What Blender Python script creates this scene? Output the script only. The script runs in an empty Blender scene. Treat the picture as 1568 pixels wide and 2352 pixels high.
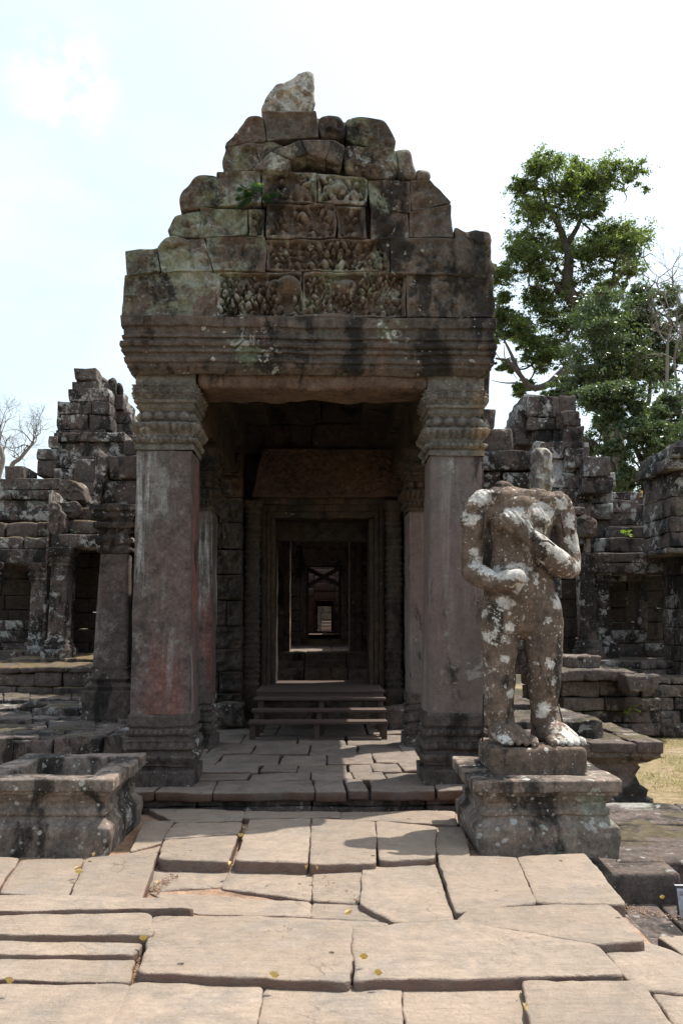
import bpy, math, random
import numpy as np
from mathutils import Vector, Matrix, Euler

random.seed(7)
RNG = np.random.default_rng(7)
S = bpy.context.scene
COL = S.collection

# ------------------------------------------------------------------ camera, sky, sun, exposure
F = 1898.0
PITCH, YAW = math.radians(7.6), math.radians(-1.27)
EYE = 1.6
cam_data = bpy.data.cameras.new('camera')
cam_data.sensor_fit = 'VERTICAL'; cam_data.sensor_height = 22.3; cam_data.sensor_width = 14.87
cam_data.lens = 18.0; cam_data.clip_end = 3000; cam_data.clip_start = 0.05
cam = bpy.data.objects.new('camera', cam_data); COL.objects.link(cam)
cam.location = (0, 0, EYE)
cam.rotation_euler = (math.radians(90) + PITCH, 0, YAW)
S.camera = cam
RM = np.array(Euler((math.radians(90) + PITCH, 0, YAW)).to_matrix())

SUN_DX, SUN_DY = 0.40, 0.225          # sun direction = (dx, dy, 1)
sun_el = math.atan2(1, math.hypot(SUN_DX, SUN_DY))
sun_az = math.atan2(SUN_DX, SUN_DY)   # from +Y towards +X
world = bpy.data.worlds.new('World'); S.world = world; world.use_nodes = True
wn = world.node_tree; wn.nodes.clear()
w_out = wn.nodes.new('ShaderNodeOutputWorld'); w_bg = wn.nodes.new('ShaderNodeBackground')
sky = wn.nodes.new('ShaderNodeTexSky'); sky.sky_type = 'NISHITA'; sky.sun_disc = False
sky.sun_elevation = sun_el; sky.sun_rotation = sun_az
sky.air_density = 1.3; sky.dust_density = 4.5; sky.ozone_density = 1.2; sky.altitude = 0
w_bg.inputs[1].default_value = 0.105
# thin veil of high haze and a wisp of cloud, by direction
tc = wn.nodes.new('ShaderNodeTexCoord')
mp = wn.nodes.new('ShaderNodeMapping'); mp.inputs['Scale'].default_value = (1.0, 1.0, 2.2)
cn = wn.nodes.new('ShaderNodeTexNoise'); cn.inputs['Scale'].default_value = 2.6; cn.inputs['Detail'].default_value = 7; cn.inputs['Roughness'].default_value = 0.6
cr = wn.nodes.new('ShaderNodeValToRGB'); cr.color_ramp.elements[0].position = 0.42; cr.color_ramp.elements[1].position = 0.75
cr.color_ramp.elements[0].color = (0.40, 0.40, 0.40, 1); cr.color_ramp.elements[1].color = (0.85, 0.85, 0.85, 1)
mxw = wn.nodes.new('ShaderNodeMixRGB'); mxw.inputs[2].default_value = (4.5, 5.25, 5.65, 1)
wn.links.new(tc.outputs['Generated'], mp.inputs['Vector']); wn.links.new(mp.outputs[0], cn.inputs['Vector'])
wn.links.new(cn.outputs['Fac'], cr.inputs[0]); wn.links.new(cr.outputs[0], mxw.inputs[0])
wn.links.new(sky.outputs[0], mxw.inputs[1]); _c = Vector(RM @ np.array([(150 - 784) / F, (1176 - 190) / F, -1.0])).normalized()
vd = wn.nodes.new('ShaderNodeVectorMath'); vd.operation = 'DISTANCE'; vd.inputs[1].default_value = _c; wn.links.new(tc.outputs['Generated'], vd.inputs[0])
vr = wn.nodes.new('ShaderNodeMapRange'); vr.inputs[1].default_value = .015; vr.inputs[2].default_value = .065; vr.inputs[3].default_value = 1; vr.inputs[4].default_value = 0; wn.links.new(vd.outputs['Value'], vr.inputs[0])
c2n_ = wn.nodes.new('ShaderNodeTexNoise'); c2n_.inputs['Scale'].default_value = 16; c2n_.inputs['Detail'].default_value = 8; c2n_.inputs['Roughness'].default_value = .65; wn.links.new(tc.outputs['Generated'], c2n_.inputs['Vector'])
vm = wn.nodes.new('ShaderNodeMapRange'); vm.inputs[1].default_value = .47; vm.inputs[2].default_value = .74; wn.links.new(c2n_.outputs['Fac'], vm.inputs[0])
vx = wn.nodes.new('ShaderNodeMath'); vx.operation = 'MULTIPLY'; wn.links.new(vr.outputs[0], vx.inputs[0]); wn.links.new(vm.outputs[0], vx.inputs[1])
mx2 = wn.nodes.new('ShaderNodeMixRGB'); mx2.inputs[2].default_value = (6.3, 6.3, 6.3, 1); wn.links.new(vx.outputs[0], mx2.inputs[0]); wn.links.new(mxw.outputs[0], mx2.inputs[1])
wn.links.new(mx2.outputs[0], w_bg.inputs[0])
wn.links.new(w_bg.outputs[0], w_out.inputs[0])
sl = bpy.data.lights.new('sun', 'SUN'); sl.energy = 2.9; sl.angle = math.radians(0.55); sl.color = (1.0, 0.95, 0.86)
so = bpy.data.objects.new('sun', sl); COL.objects.link(so)
so.rotation_euler = Vector((SUN_DX, SUN_DY, 1)).to_track_quat('Z', 'Y').to_euler()
S.view_settings.view_transform = 'Standard'; S.view_settings.look = 'None'
S.view_settings.exposure = 1.3; S.view_settings.gamma = 1.0
S.render.resolution_x = 682; S.render.resolution_y = 1024

# ------------------------------------------------------------------ measuring helpers
# P pixels: the photograph at 1568 x 2352
def ray(px, py):
    d = RM @ np.array([(px - 784) / F, (1176 - py) / F, -1.0])
    return d
def at(px, py, Y):
    d = ray(px, py); t = Y / d[1]
    return np.array([d[0] * t, Y, EYE + d[2] * t])
def gr(px, py, z):
    d = ray(px, py); t = (z - EYE) / d[2]
    return np.array([d[0] * t, d[1] * t, z])
def Z1(x, y): return 229.7 + .6225 * x, 114.8 + .6225 * y      # pediment detail view
def Z2(x, y): return .3906 * x, 803.8 + .3906 * y              # left detail view
def Z3(x, y): return 401.9 + .4028 * x, 832.5 + .4028 * y      # doorway detail view
def Z4(x, y): return 976 + .3905 * x, 861.2 + .3905 * y        # right detail view
def ZB(x, y): return 1004.8 + .3052 * x, 1062.2 + .3052 * y    # statue detail view
def ZT(x, y): return 1090.9 + .3784 * x, 315.8 + .3784 * y     # tree detail view
def ID(x, y): return x, y

# ------------------------------------------------------------------ noise
def _hash(i, j, k, s):
    h = (i * 374761393 + j * 668265263 + k * 2147483647 + s * 974711) & 0xffffffff
    h = ((h ^ (h >> 13)) * 1274126177) & 0xffffffff
    h = (h ^ (h >> 16)) & 0xffffffff
    return h / 2147483647.5 - 1.0
def vn(P, f, s=0):
    Q = np.asarray(P, float) * f + 71.3
    I = np.floor(Q).astype(np.int64); T = Q - I; T = T * T * (3 - 2 * T)
    r = 0
    for a in (0, 1):
        for b in (0, 1):
            for c in (0, 1):
                w = (T[:, 0] if a else 1 - T[:, 0]) * (T[:, 1] if b else 1 - T[:, 1]) * (T[:, 2] if c else 1 - T[:, 2])
                r = r + w * _hash(I[:, 0] + a, I[:, 1] + b, I[:, 2] + c, s)
    return r
def rough(P, amp, f, s=0, octv=2):
    D = np.zeros_like(P)
    for o in range(octv):
        for ax in range(3):
            D[:, ax] += vn(P, f * 2.1 ** o, s * 7 + ax * 13 + o * 31) * amp * 0.5 ** o
    return P + D

# ------------------------------------------------------------------ mesh collector
class MB:
    def __init__(self): self.v = []; self.q = []; self.t = []; self.n = 0
    def add(self, V, Q=None, T=None):
        V = np.asarray(V, float); self.v.append(V)
        if Q is not None and len(Q): self.q.append(np.asarray(Q, np.int64) + self.n)
        if T is not None and len(T): self.t.append(np.asarray(T, np.int64) + self.n)
        self.n += len(V)
    def build(self, name, mat, parent=None, smooth=True):
        me = bpy.data.meshes.new(name)
        V = np.concatenate(self.v); me.vertices.add(len(V)); me.vertices.foreach_set('co', V.ravel())
        q = np.concatenate(self.q) if self.q else np.zeros((0, 4), np.int64)
        t = np.concatenate(self.t) if self.t else np.zeros((0, 3), np.int64)
        L = np.concatenate([q.ravel(), t.ravel()]); me.loops.add(len(L)); me.loops.foreach_set('vertex_index', L.astype(np.int32))
        me.polygons.add(len(q) + len(t))
        st = np.concatenate([np.arange(len(q)) * 4, len(q) * 4 + np.arange(len(t)) * 3]).astype(np.int32)
        me.polygons.foreach_set('loop_start', st)
        me.polygons.foreach_set('use_smooth', np.full(len(st), smooth))
        me.update(calc_edges=True); me.validate()
        if mat: me.materials.append(mat)
        o = bpy.data.objects.new(name, me); COL.objects.link(o)
        if parent is not None:
            o.parent = parent
            if parent.type == 'EMPTY': o.matrix_parent_inverse = Matrix.Translation(-Vector(parent.location))
        return o

_lat = {}
def lattice(a, b, c):
    key = (a, b, c)
    if key in _lat: return _lat[key]
    idx = {}; pts = []
    def g(i, j, k):
        if (i, j, k) not in idx: idx[(i, j, k)] = len(pts); pts.append((i, j, k))
        return idx[(i, j, k)]
    Q = []
    for i in range(a):
        for j in range(b):
            Q.append((g(i, j, 0), g(i, j + 1, 0), g(i + 1, j + 1, 0), g(i + 1, j, 0)))
            Q.append((g(i, j, c), g(i + 1, j, c), g(i + 1, j + 1, c), g(i, j + 1, c)))
    for i in range(a):
        for k in range(c):
            Q.append((g(i, 0, k), g(i + 1, 0, k), g(i + 1, 0, k + 1), g(i, 0, k + 1)))
            Q.append((g(i, b, k), g(i, b, k + 1), g(i + 1, b, k + 1), g(i + 1, b, k)))
    for j in range(b):
        for k in range(c):
            Q.append((g(0, j, k), g(0, j, k + 1), g(0, j + 1, k + 1), g(0, j + 1, k)))
            Q.append((g(a, j, k), g(a, j + 1, k), g(a, j + 1, k + 1), g(a, j, k + 1)))
    _lat[key] = (np.array(pts), np.array(Q)); return _lat[key]
def ticks(L, r, res):
    n = max(1, int(round((L - 2 * r) / res)))
    return np.concatenate([[0, r * .35], np.linspace(r, L - r, n + 1), [L - r * .35, L]])
# hexahedron of stone. corners C[8]: front bl, br, tr, tl (u right, v up), back the same; w goes to the back
def stone_hex(mb, C, r=.025, res=.12, amp=.012, f=5, seed=0, relief=None, chip=0.0, octv=2):
    C = np.asarray(C, float)
    A = (np.linalg.norm(C[1] - C[0]) + np.linalg.norm(C[2] - C[3])) / 2
    B = (np.linalg.norm(C[3] - C[0]) + np.linalg.norm(C[2] - C[1])) / 2
    D = np.linalg.norm(C[4] - C[0])
    r = min(r, A * .3, B * .3, D * .3)
    ta, tb, td = ticks(A, r, res), ticks(B, r, res), ticks(D, r, max(res, .15) if relief is not None else res)
    pts, Q = lattice(len(ta) - 1, len(tb) - 1, len(td) - 1)
    P = np.stack([ta[pts[:, 0]], tb[pts[:, 1]], td[pts[:, 2]]], 1)
    lim = np.array([A, B, D])
    q = np.clip(P, r, lim - r); d = P - q; n = np.linalg.norm(d, axis=1, keepdims=True); n[n == 0] = 1
    P = q + d / n * np.minimum(r, n * 1e9)
    face0 = (pts[:, 2] == 0)
    edge = np.minimum(np.minimum(P[:, 0], A - P[:, 0]), np.minimum(P[:, 1], B - P[:, 1]))
    u, v, w = (P / lim).T[:, :, None]
    fr = (1 - u) * (1 - v) * C[0] + u * (1 - v) * C[1] + u * v * C[2] + (1 - u) * v * C[3]
    bk = (1 - u) * (1 - v) * C[4] + u * (1 - v) * C[5] + u * v * C[6] + (1 - u) * v * C[7]
    W = fr * (1 - w) + bk * w
    W = rough(W, amp, f, seed, octv)
    if relief is not None:
        m = face0 & (edge > r * .5)
        W[m, 1] -= relief(W[m, 0], W[m, 2]) * np.clip((edge[m] - r * .5) / (r + .01), 0, 1)
    mb.add(W, Q)
def box8(x0, x1, y0, y1, z0, z1):
    return [(x0, y0, z0), (x1, y0, z0), (x1, y0, z1), (x0, y0, z1), (x0, y1, z0), (x1, y1, z0), (x1, y1, z1), (x0, y1, z1)]
def sbox(mb, x0, x1, y0, y1, z0, z1, **k): stone_hex(mb, box8(x0, x1, y0, y1, z0, z1), **k)
# quad traced on a plane Y: px points tl,tr,br,bl
def sq(mb, quad, Y, D, zf=ID, **k):
    tl, tr, br, bl = [at(*zf(*p), Y) for p in quad]
    C = [bl, br, tr, tl]; off = np.array([0, D, 0.0])
    stone_hex(mb, C + [c + off for c in C], **k)
def rects(mb, x0, y0, x1, y1, Y, D, zf=ID, **k): sq(mb, [(x0, y0), (x1, y0), (x1, y1), (x0, y1)], Y, D, zf, **k)

# free outline stone: closed outline of px points on plane Y, pillowed front, real depth
def stone_poly(mb, pts, Y, D, zf=ID, r=.05, step=.05, amp=.02, f=5, seed=0, relief=None, world=False, rings=9):
    P = np.array(pts if world else [at(*zf(*p), Y) for p in pts], float)
    O = []
    for i in range(len(P)):
        a, b = P[i], P[(i + 1) % len(P)]; n = max(1, int(np.linalg.norm(b - a) / step))
        for k in range(n): O.append(a + (b - a) * k / n)
    O = np.array(O)
    for _ in range(2): O = .5 * O + .25 * (np.roll(O, 1, 0) + np.roll(O, -1, 0))
    c = O.mean(0); R = np.linalg.norm(O - c, axis=1).mean()
    lv = [(0.001, 0)] + [(s, 0) for s in np.linspace(0, 1 - r / R, rings)[1:]]
    lv += [(1 - r / R * .35, r * .3), (1, r)] + [(1, z) for z in np.linspace(r, D - r, 4)[1:]] + [(1 - r / R * .35, D - r * .3), (1 - r / R, D), (.5, D), (0.001, D)]
    n = len(O); V = []
    for s, y in lv:
        q = c + (O - c) * s; q[:, 1] += y; V.append(q)
    V = np.concatenate(V); m = len(lv)
    i = np.arange(n); Q = np.concatenate([np.stack([k * n + i, (k + 1) * n + i, (k + 1) * n + (i + 1) % n, k * n + (i + 1) % n], 1) for k in range(m - 1)])
    W = rough(V, amp, f, seed)
    if relief is not None:
        m2 = V[:, 1] < Y + .001
        W[m2, 1] -= relief(W[m2, 0], W[m2, 2])
    mb.add(W, Q)

def slab_poly(mb, pts, z, th, seed, r=.014, amp=.006, step=.035, px=True, rings=9, jag=.007, tilt=.006):
    P = np.array([gr(p[0], p[1], z) for p in pts] if px else [(p[0], p[1], z) for p in pts], float)
    O = []
    for i in range(len(P)):
        a, b = P[i], P[(i + 1) % len(P)]; n = max(1, int(np.linalg.norm(b - a) / step))
        for k in range(n): O.append(a + (b - a) * k / n)
    O = np.array(O); O = .5 * O + .25 * (np.roll(O, 1, 0) + np.roll(O, -1, 0))
    c = O.mean(0); d = O - c; R = np.linalg.norm(d, axis=1); d = d / R[:, None]
    O = O + d * .007 + d * (vn(O, 6, seed) * jag * 1.2 + vn(O, 19, seed + 1) * jag * .8)[:, None]
    R_ = random.Random(seed); O[:, 2] += ((O[:, 0] - c[0]) * R_.uniform(-1, 1) + (O[:, 1] - c[1]) * R_.uniform(-1, 1)) * tilt
    R = R.mean(); lv = [(s, 0) for s in np.linspace(.002, 1 - r / R, rings)] + [(1 - r / R * .6, -r * .12), (1 - r / R * .2, -r * .45), (1, -r), (1, -r - .02), (1.0, -th)]
    n = len(O); V = []
    for s, dz in lv:
        q = c + (O - c) * s; q[:, 2] += dz; V.append(q)
    V = np.concatenate(V); m = len(lv); i = np.arange(n)
    Q = np.concatenate([np.stack([k * n + i, k * n + (i + 1) % n, (k + 1) * n + (i + 1) % n, (k + 1) * n + i], 1) for k in range(m - 1)])
    if np.cross(O[1] - O[0], O[2] - c)[2] > 0: Q = Q[:, ::-1]
    V = rough(V, amp, 3.2, seed, 3); mb.add(rough(V, amp * .35, 17, seed + 5, 2), Q)
# coursed masonry filling an outline (px polygon) on plane Y
def spans(poly, y):
    xs = []
    n = len(poly)
    for i in range(n):
        (xa, ya), (xb, yb) = poly[i], poly[(i + 1) % n]
        if (ya <= y < yb) or (yb <= y < ya): xs.append(xa + (y - ya) / (yb - ya) * (xb - xa))
    xs.sort(); return [(xs[i], xs[i + 1]) for i in range(0, len(xs) - 1, 2)]
def masonry(mb, poly, Y, D, zf=ID, ch=.32, bw=.6, r=.025, res=.14, amp=.015, jit=.04, proj=None, seed=1, tilt=.0, slope=0.0, relief=None):
    R = random.Random(seed)
    poly = [tuple(zf(*p)) for p in poly]
    y1, y0 = max(p[1] for p in poly), min(p[1] for p in poly)
    ppm = F / Y
    y = y1; k = 0
    ytot = y1 - y0
    while y > y0 + 3:
        h = ch * ppm * R.uniform(.85, 1.15)
        if y - h < y0 + h * .4: h = y - y0
        t = y - h
        g = .004 * ppm
        for (xa, xb) in spans(poly, (y + t) / 2):
            if xb - xa < .08 * ppm: continue
            x = xa; first = True
            while x < xb - 1:
                w = bw * ppm * R.uniform(.6, 1.4)
                if xb - (x + w) < bw * ppm * .45: w = xb - x
                e = R.uniform(-jit, jit)
                pr = proj((y1 - (y + t) / 2) / ytot) if proj else 0
                yy = Y - pr + e + slope * (y1 - y) / ppm
                dz0, dz1 = R.uniform(-tilt, tilt) * ppm, R.uniform(-tilt, tilt) * ppm
                # corners defined at base plane so that courses keep their place
                A = at(x + g, y - g, Y); B = at(x + w - g, y - g, Y); Cc = at(x + w - g, t + g + dz1, Y); Dd = at(x + g, t + g + dz0, Y)
                C = [A, B, Cc, Dd]
                C = [np.array([c[0], yy, c[2]]) for c in C]
                bk = [np.array([c[0], Y + D + slope * (y1 - y) / ppm, c[2]]) for c in C]
                stone_hex(mb, C + bk, r=r, res=res, amp=amp, f=4, seed=seed + k, relief=relief)
                x += w; k += 1
        y = t

# lofted rectangular section: profile [(z, offset)], half sizes hx, hy
def loft(mb, cx, cy, prof, hx, hy, res=.03, zres=.02, rc=.02, amp=.006, f=6, seed=0, relief=None, cap=True, lean=(0, 0), closed=False):
    pr = []
    for (za, oa), (zb, ob) in zip(prof[:-1], prof[1:]):
        L = math.hypot(zb - za, ob - oa); n = max(1, int(L / zres))
        for k in range(n): pr.append((za + (zb - za) * k / n, oa + (ob - oa) * k / n))
    pr.append(prof[-1]); pr = np.array(pr)
    nx, ny = max(2, int(2 * hx / res)), max(2, int(2 * hy / res))
    side = []     # unit square params (sx, sy, fixed side, u)
    for k in range(nx): side.append((-1 + 2 * k / nx, -1, 0))
    for k in range(ny): side.append((1, -1 + 2 * k / ny, 1))
    for k in range(nx): side.append((1 - 2 * k / nx, 1, 2))
    for k in range(ny): side.append((-1, 1 - 2 * k / ny, 3))
    side = np.array(side); n = len(side)
    V = []
    for z, o in pr:
        X = side[:, 0] * (hx + o); Yy = side[:, 1] * (hy + o)
        ax, ay = hx + o - rc, hy + o - rc
        qx, qy = np.clip(X, -ax, ax), np.clip(Yy, -ay, ay)
        dx, dy = X - qx, Yy - qy; L = np.hypot(dx, dy); L[L == 0] = 1
        X = qx + dx / L * rc * (np.hypot(dx, dy) > 0); Yy = qy + dy / L * rc * (np.hypot(dx, dy) > 0)
        V.append(np.stack([cx + X + lean[0] * (z - prof[0][0]), cy + Yy + lean[1] * (z - prof[0][0]), np.full(n, z)], 1))
    V = np.concatenate(V)
    if relief is not None:
        sd = np.tile(side[:, 2], len(pr)); nrm = np.array([(0, -1), (1, 0), (0, 1), (-1, 0)])[sd.astype(int)]
        U = np.where((sd == 0) | (sd == 2), V[:, 0] - cx, V[:, 1] - cy)
        h = relief(U, V[:, 2])
        V[:, 0] += nrm[:, 0] * h; V[:, 1] += nrm[:, 1] * h
    m = len(pr); i = np.arange(n)
    Q = np.concatenate([np.stack([k * n + i, k * n + (i + 1) % n, (k + 1) * n + (i + 1) % n, (k + 1) * n + i], 1) for k in range(m - 1)])
    T = None
    if cap:
        V = np.concatenate([V, [[cx + lean[0] * (pr[-1][0] - pr[0][0]), cy, pr[-1][0]]]]); c = len(V) - 1
        T = np.stack([(m - 1) * n + i, (m - 1) * n + (i + 1) % n, np.full(n, c)], 1)
    mb.add(rough(V, amp, f, seed), Q, T)

def tube(mb, pts, rad, seg=10, squash=None, cap=True):
    """pts Nx3, rad N or N x 2 (side, depth)"""
    P = np.array(pts, float); N = len(P)
    rad = np.array(rad, float)
    if rad.ndim == 1: rad = np.stack([rad, rad], 1)
    V = []; T = np.gradient(P, axis=0); T /= np.linalg.norm(T, axis=1, keepdims=True) + 1e-9
    up = np.array([0, 1.0, 0]) if abs(T[0][1]) < .8 else np.array([0, 0, 1.0])
    for k in range(N):
        a = np.cross(T[k], up); a /= np.linalg.norm(a) + 1e-9; b = np.cross(a, T[k]); b /= np.linalg.norm(b) + 1e-9; up = b
        th = np.linspace(0, 2 * np.pi, seg, endpoint=False)
        V.append(P[k] + np.outer(np.cos(th), a) * rad[k][0] + np.outer(np.sin(th), b) * rad[k][1])
    V = np.concatenate(V); i = np.arange(seg)
    Q = np.concatenate([np.stack([k * seg + i, k * seg + (i + 1) % seg, (k + 1) * seg + (i + 1) % seg, (k + 1) * seg + i], 1) for k in range(N - 1)])
    Tr = None
    if cap:
        V = np.concatenate([V, P[:1], P[-1:]]); c0 = N * seg
        Tr = np.concatenate([np.stack([(i + 1) % seg, i, np.full(seg, c0)], 1), np.stack([(N - 1) * seg + i, (N - 1) * seg + (i + 1) % seg, np.full(seg, c0 + 1)], 1)])
    mb.add(V, Q, Tr)
def dense(P, R, n=6):
    """Catmull-Rom resample of points and radii with rounded ends"""
    P = np.array(P, float); R = np.array(R, float)
    if R.ndim == 1: R = np.stack([R, R], 1)
    A = np.concatenate([P, R], 1); A = np.concatenate([[2 * A[0] - A[1]], A, [2 * A[-1] - A[-2]]])
    out = []
    for k in range(1, len(A) - 2):
        for t in np.linspace(0, 1, n, endpoint=False):
            a, b, c, d = A[k - 1:k + 3]
            out.append(.5 * ((2 * b) + (-a + c) * t + (2 * a - 5 * b + 4 * c - d) * t * t + (-a + 3 * b - 3 * c + d) * t ** 3))
    out.append(A[-2]); out = np.array(out)
    return out[:, :3], np.maximum(out[:, 3:], .002)
def limb(mb, P, R, seg=20, n=6, ends=True):
    p, r = dense(P, R, n)
    if ends:
        d0 = p[0] - p[1]; d0 /= np.linalg.norm(d0); d1 = p[-1] - p[-2]; d1 /= np.linalg.norm(d1)
        r0, r1 = r[0].min(), r[-1].min(); pp, rr = [], []
        for a in (80, 60, 35): pp.append(p[0] + d0 * r0 * math.sin(math.radians(a))); rr.append(r[0] * math.cos(math.radians(a)))
        pe, re = [], []
        for a in (35, 60, 80): pe.append(p[-1] + d1 * r1 * math.sin(math.radians(a))); re.append(r[-1] * math.cos(math.radians(a)))
        p = np.concatenate([pp, p, pe]); r = np.concatenate([rr, r, re])
    tube(mb, p, r, seg)

# ------------------------------------------------------------------ labels
def empty(name, loc):
    o = bpy.data.objects.new(name, None); COL.objects.link(o); o.location = loc; o.empty_display_size = .2
    return o
def tag(o, label=None, cat=None, group=None, kind=None):
    if label: o['label'] = label
    if cat: o['category'] = cat
    if group: o['group'] = group
    if kind: o['kind'] = kind
    return o
#@@MATERIALS
# ------------------------------------------------------------------ materials
class NT:
    def __init__(self, name):
        self.m = bpy.data.materials.new(name); self.m.use_nodes = True
        self.t = self.m.node_tree; self.t.nodes.clear()
        self.out = self.n('ShaderNodeOutputMaterial')
    def n(self, typ, **k):
        o = self.t.nodes.new(typ)
        for a, b in k.items(): setattr(o, a, b)
        return o
    def l(self, a, b): self.t.links.new(a, b)
    def noise(self, vec, scale, detail=4, rough=.55, dist=0.0):
        o = self.n('ShaderNodeTexNoise'); o.inputs['Scale'].default_value = scale; o.inputs['Detail'].default_value = detail
        o.inputs['Roughness'].default_value = rough; o.inputs['Distortion'].default_value = dist
        self.l(vec, o.inputs['Vector']); return o.outputs['Fac']
    def ramp(self, fac, a, b, c0=0.0, c1=1.0):
        o = self.n('ShaderNodeMapRange'); o.inputs[1].default_value = a; o.inputs[2].default_value = b
        o.inputs[3].default_value = c0; o.inputs[4].default_value = c1; self.l(fac, o.inputs[0]); return o.outputs[0]
    def mul(self, a, b, op='MULTIPLY'):
        o = self.n('ShaderNodeMath', operation=op)
        for i, x in enumerate((a, b)):
            if isinstance(x, (int, float)): o.inputs[i].default_value = x
            else: self.l(x, o.inputs[i])
        return o.outputs[0]
    def mix(self, fac, a, b, typ='MIX'):
        o = self.n('ShaderNodeMixRGB', blend_type=typ)
        for i, x in enumerate((fac, a, b)):
            if isinstance(x, (int, float)): o.inputs[i].default_value = x
            elif isinstance(x, tuple): o.inputs[i].default_value = (*x, 1)
            else: self.l(x, o.inputs[i])
        return o.outputs[0]
    def mapping(self, vec, sc, loc=(0, 0, 0)):
        o = self.n('ShaderNodeMapping'); o.inputs['Scale'].default_value = sc; o.inputs['Location'].default_value = loc
        self.l(vec, o.inputs['Vector']); return o.outputs[0]

DK, DW = .62, .84
def stone_mat(name, c1, c2, c3=None, *a, **k):
    f = k.pop('dk', DK); g = k.pop('dw', DW)
    mulc = lambda c, s: tuple(x * s for x in c) if c else c
    for n_, d_ in (('darkc', (.022, .020, .018)), ('greenc', (.20, .235, .155)), ('mossc', (.16, .12, .03)), ('streakc', (.3, .3, .28))): k[n_] = mulc(k.get(n_, d_), f)
    k['whitec'] = mulc(k.get('whitec', (.42, .42, .38)), g)
    if k.get('sidec'): k['sidec'] = mulc(k['sidec'], f)
    return _stone_mat(name, mulc(c1, f), mulc(c2, f), mulc(c3, f), *a, **k)
def _stone_mat(name, c1, c2, c3=None, dark=.5, darkc=(.022, .020, .018), green=.3, greenc=(.20, .235, .155), white=.4, whitec=(.42, .42, .38),
              spots=.4, moss=.0, mossc=(.16, .12, .03), streak=0.0, streakc=(.3, .3, .28), strx=0, bump=.35, rough=.9, seed=0, size=1.0, fine=.33, grain=1.0, sheen=None, island=0.0, sidec=None, pits=0.0, layer=0.0, attr=None):
    t = NT(name); geo = t.n('ShaderNodeNewGeometry'); pos = t.mapping(geo.outputs['Position'], (1, 1, 1), (seed * 3.1, seed * 1.7, seed * .9))
    sep = t.n('ShaderNodeSeparateXYZ'); t.l(geo.outputs['Normal'], sep.inputs[0]); up = sep.outputs[2]
    col = t.mix(t.ramp(t.noise(pos, 1.3 / size, 5, .6), .38, .62), c1, c2)
    if c3: col = t.mix(t.ramp(t.noise(t.mapping(pos, (1.6, 1.6, .35)), 1.6 / size, 6, .65, .4), .52, .66), col, c3)
    # upward faces weather dark then pale with lichen
    vert = t.mapping(pos, (1, 1, .45))
    dn = t.noise(vert, 2.1 / size, 8, .68, .3)
    a = .66 - .28 * dark
    col = t.mix(t.mul(t.ramp(dn, a, a + .07), .88), col, darkc)
    if green > 0:
        g = t.noise(pos, 2.6 / size, 9, .72, .2)
        gl = t.noise(pos, .55 / size, 2, .5)
        gg = t.mul(t.mul(g, .6), t.mul(gl, .4), 'ADD')
        a = .64 - .22 * green
        col = t.mix(t.mul(t.ramp(gg, a, a + .045), .8), col, greenc)
    if streak > 0:
        st = t.noise(t.mapping(pos, (6, 6, .45)), 1.0, 8, .7, .9)
        m2 = t.noise(t.mapping(pos, (1.8, 1.8, .5)), 1, 2)
        col = t.mix(t.mul(t.mul(t.ramp(st, .50, .60), t.ramp(m2, .47, .56)), streak), col, streakc)
    if white > 0:
        w = t.noise(pos, 5.5 / size, 9, .72, .5)
        wl = t.noise(pos, 1.1 / size, 3)
        ww = t.mul(t.mul(w, .55), t.mul(wl, .45), 'ADD')
        a = .635 - .18 * white
        col = t.mix(t.mul(t.ramp(ww, a, a + .03), .85), col, whitec)
    if spots > 0:
        for sc, th, thr in ((11 / size, .34, .62), (26 / size, .36, .55)):
            v = t.n('ShaderNodeTexVoronoi'); v.inputs['Scale'].default_value = sc
            wob = t.n('ShaderNodeVectorMath', operation='ADD'); nn = t.n('ShaderNodeTexNoise'); nn.inputs['Scale'].default_value = sc * 1.2; t.l(pos, nn.inputs['Vector'])
            sc2 = t.n('ShaderNodeVectorMath', operation='SCALE'); t.l(nn.outputs['Color'], sc2.inputs[0]); sc2.inputs['Scale'].default_value = .05 * 11 / sc
            t.l(pos, wob.inputs[0]); t.l(sc2.outputs[0], wob.inputs[1]); t.l(wob.outputs[0], v.inputs['Vector'])
            dot = t.ramp(v.outputs['Distance'], th, th - .05)
            sp = t.n('ShaderNodeSeparateColor'); t.l(v.outputs['Color'], sp.inputs[0])
            # round lichen discs of differing size in chosen cells
            dot = t.ramp(t.mul(v.outputs['Distance'], t.ramp(sp.outputs[1], 0, 1, .85, 2.6)), th, th - .06)
            cell = t.ramp(sp.outputs[0], 1 - .5 * spots, 1 - .5 * spots + .02)
            area = t.ramp(t.noise(pos, 1.9 / size, 3), .56 - .22 * spots, .62 - .22 * spots)
            col = t.mix(t.mul(t.mul(dot, cell), t.mul(area, .8)), col, whitec)
    if moss > 0:
        mm = t.mul(t.ramp(up, .5, .85), t.ramp(t.noise(pos, 1.8, 6, .65), .58 - .3 * moss, .66 - .3 * moss))
        col = t.mix(mm, col, mossc)
    if attr:
        at_ = t.n('ShaderNodeAttribute'); at_.attribute_name = attr
        e = t.mul(t.mul(t.noise(pos, 13, 9, .78, .5), 1.6), t.mul(at_.outputs['Fac'], .52), 'ADD')
        col = t.mix(t.mul(t.ramp(e, 1.10, 1.16), .9), col, t.mix(t.noise(pos, 30, 4), tuple(x * .8 for x in whitec), tuple(x * 1.15 for x in whitec)))
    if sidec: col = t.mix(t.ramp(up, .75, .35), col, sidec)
    if island > 0:
        col = t.mix(1.0, col, t.ramp(geo.outputs['Random Per Island'], 0, 1, 1 - island, 1 + island), 'MULTIPLY')
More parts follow.
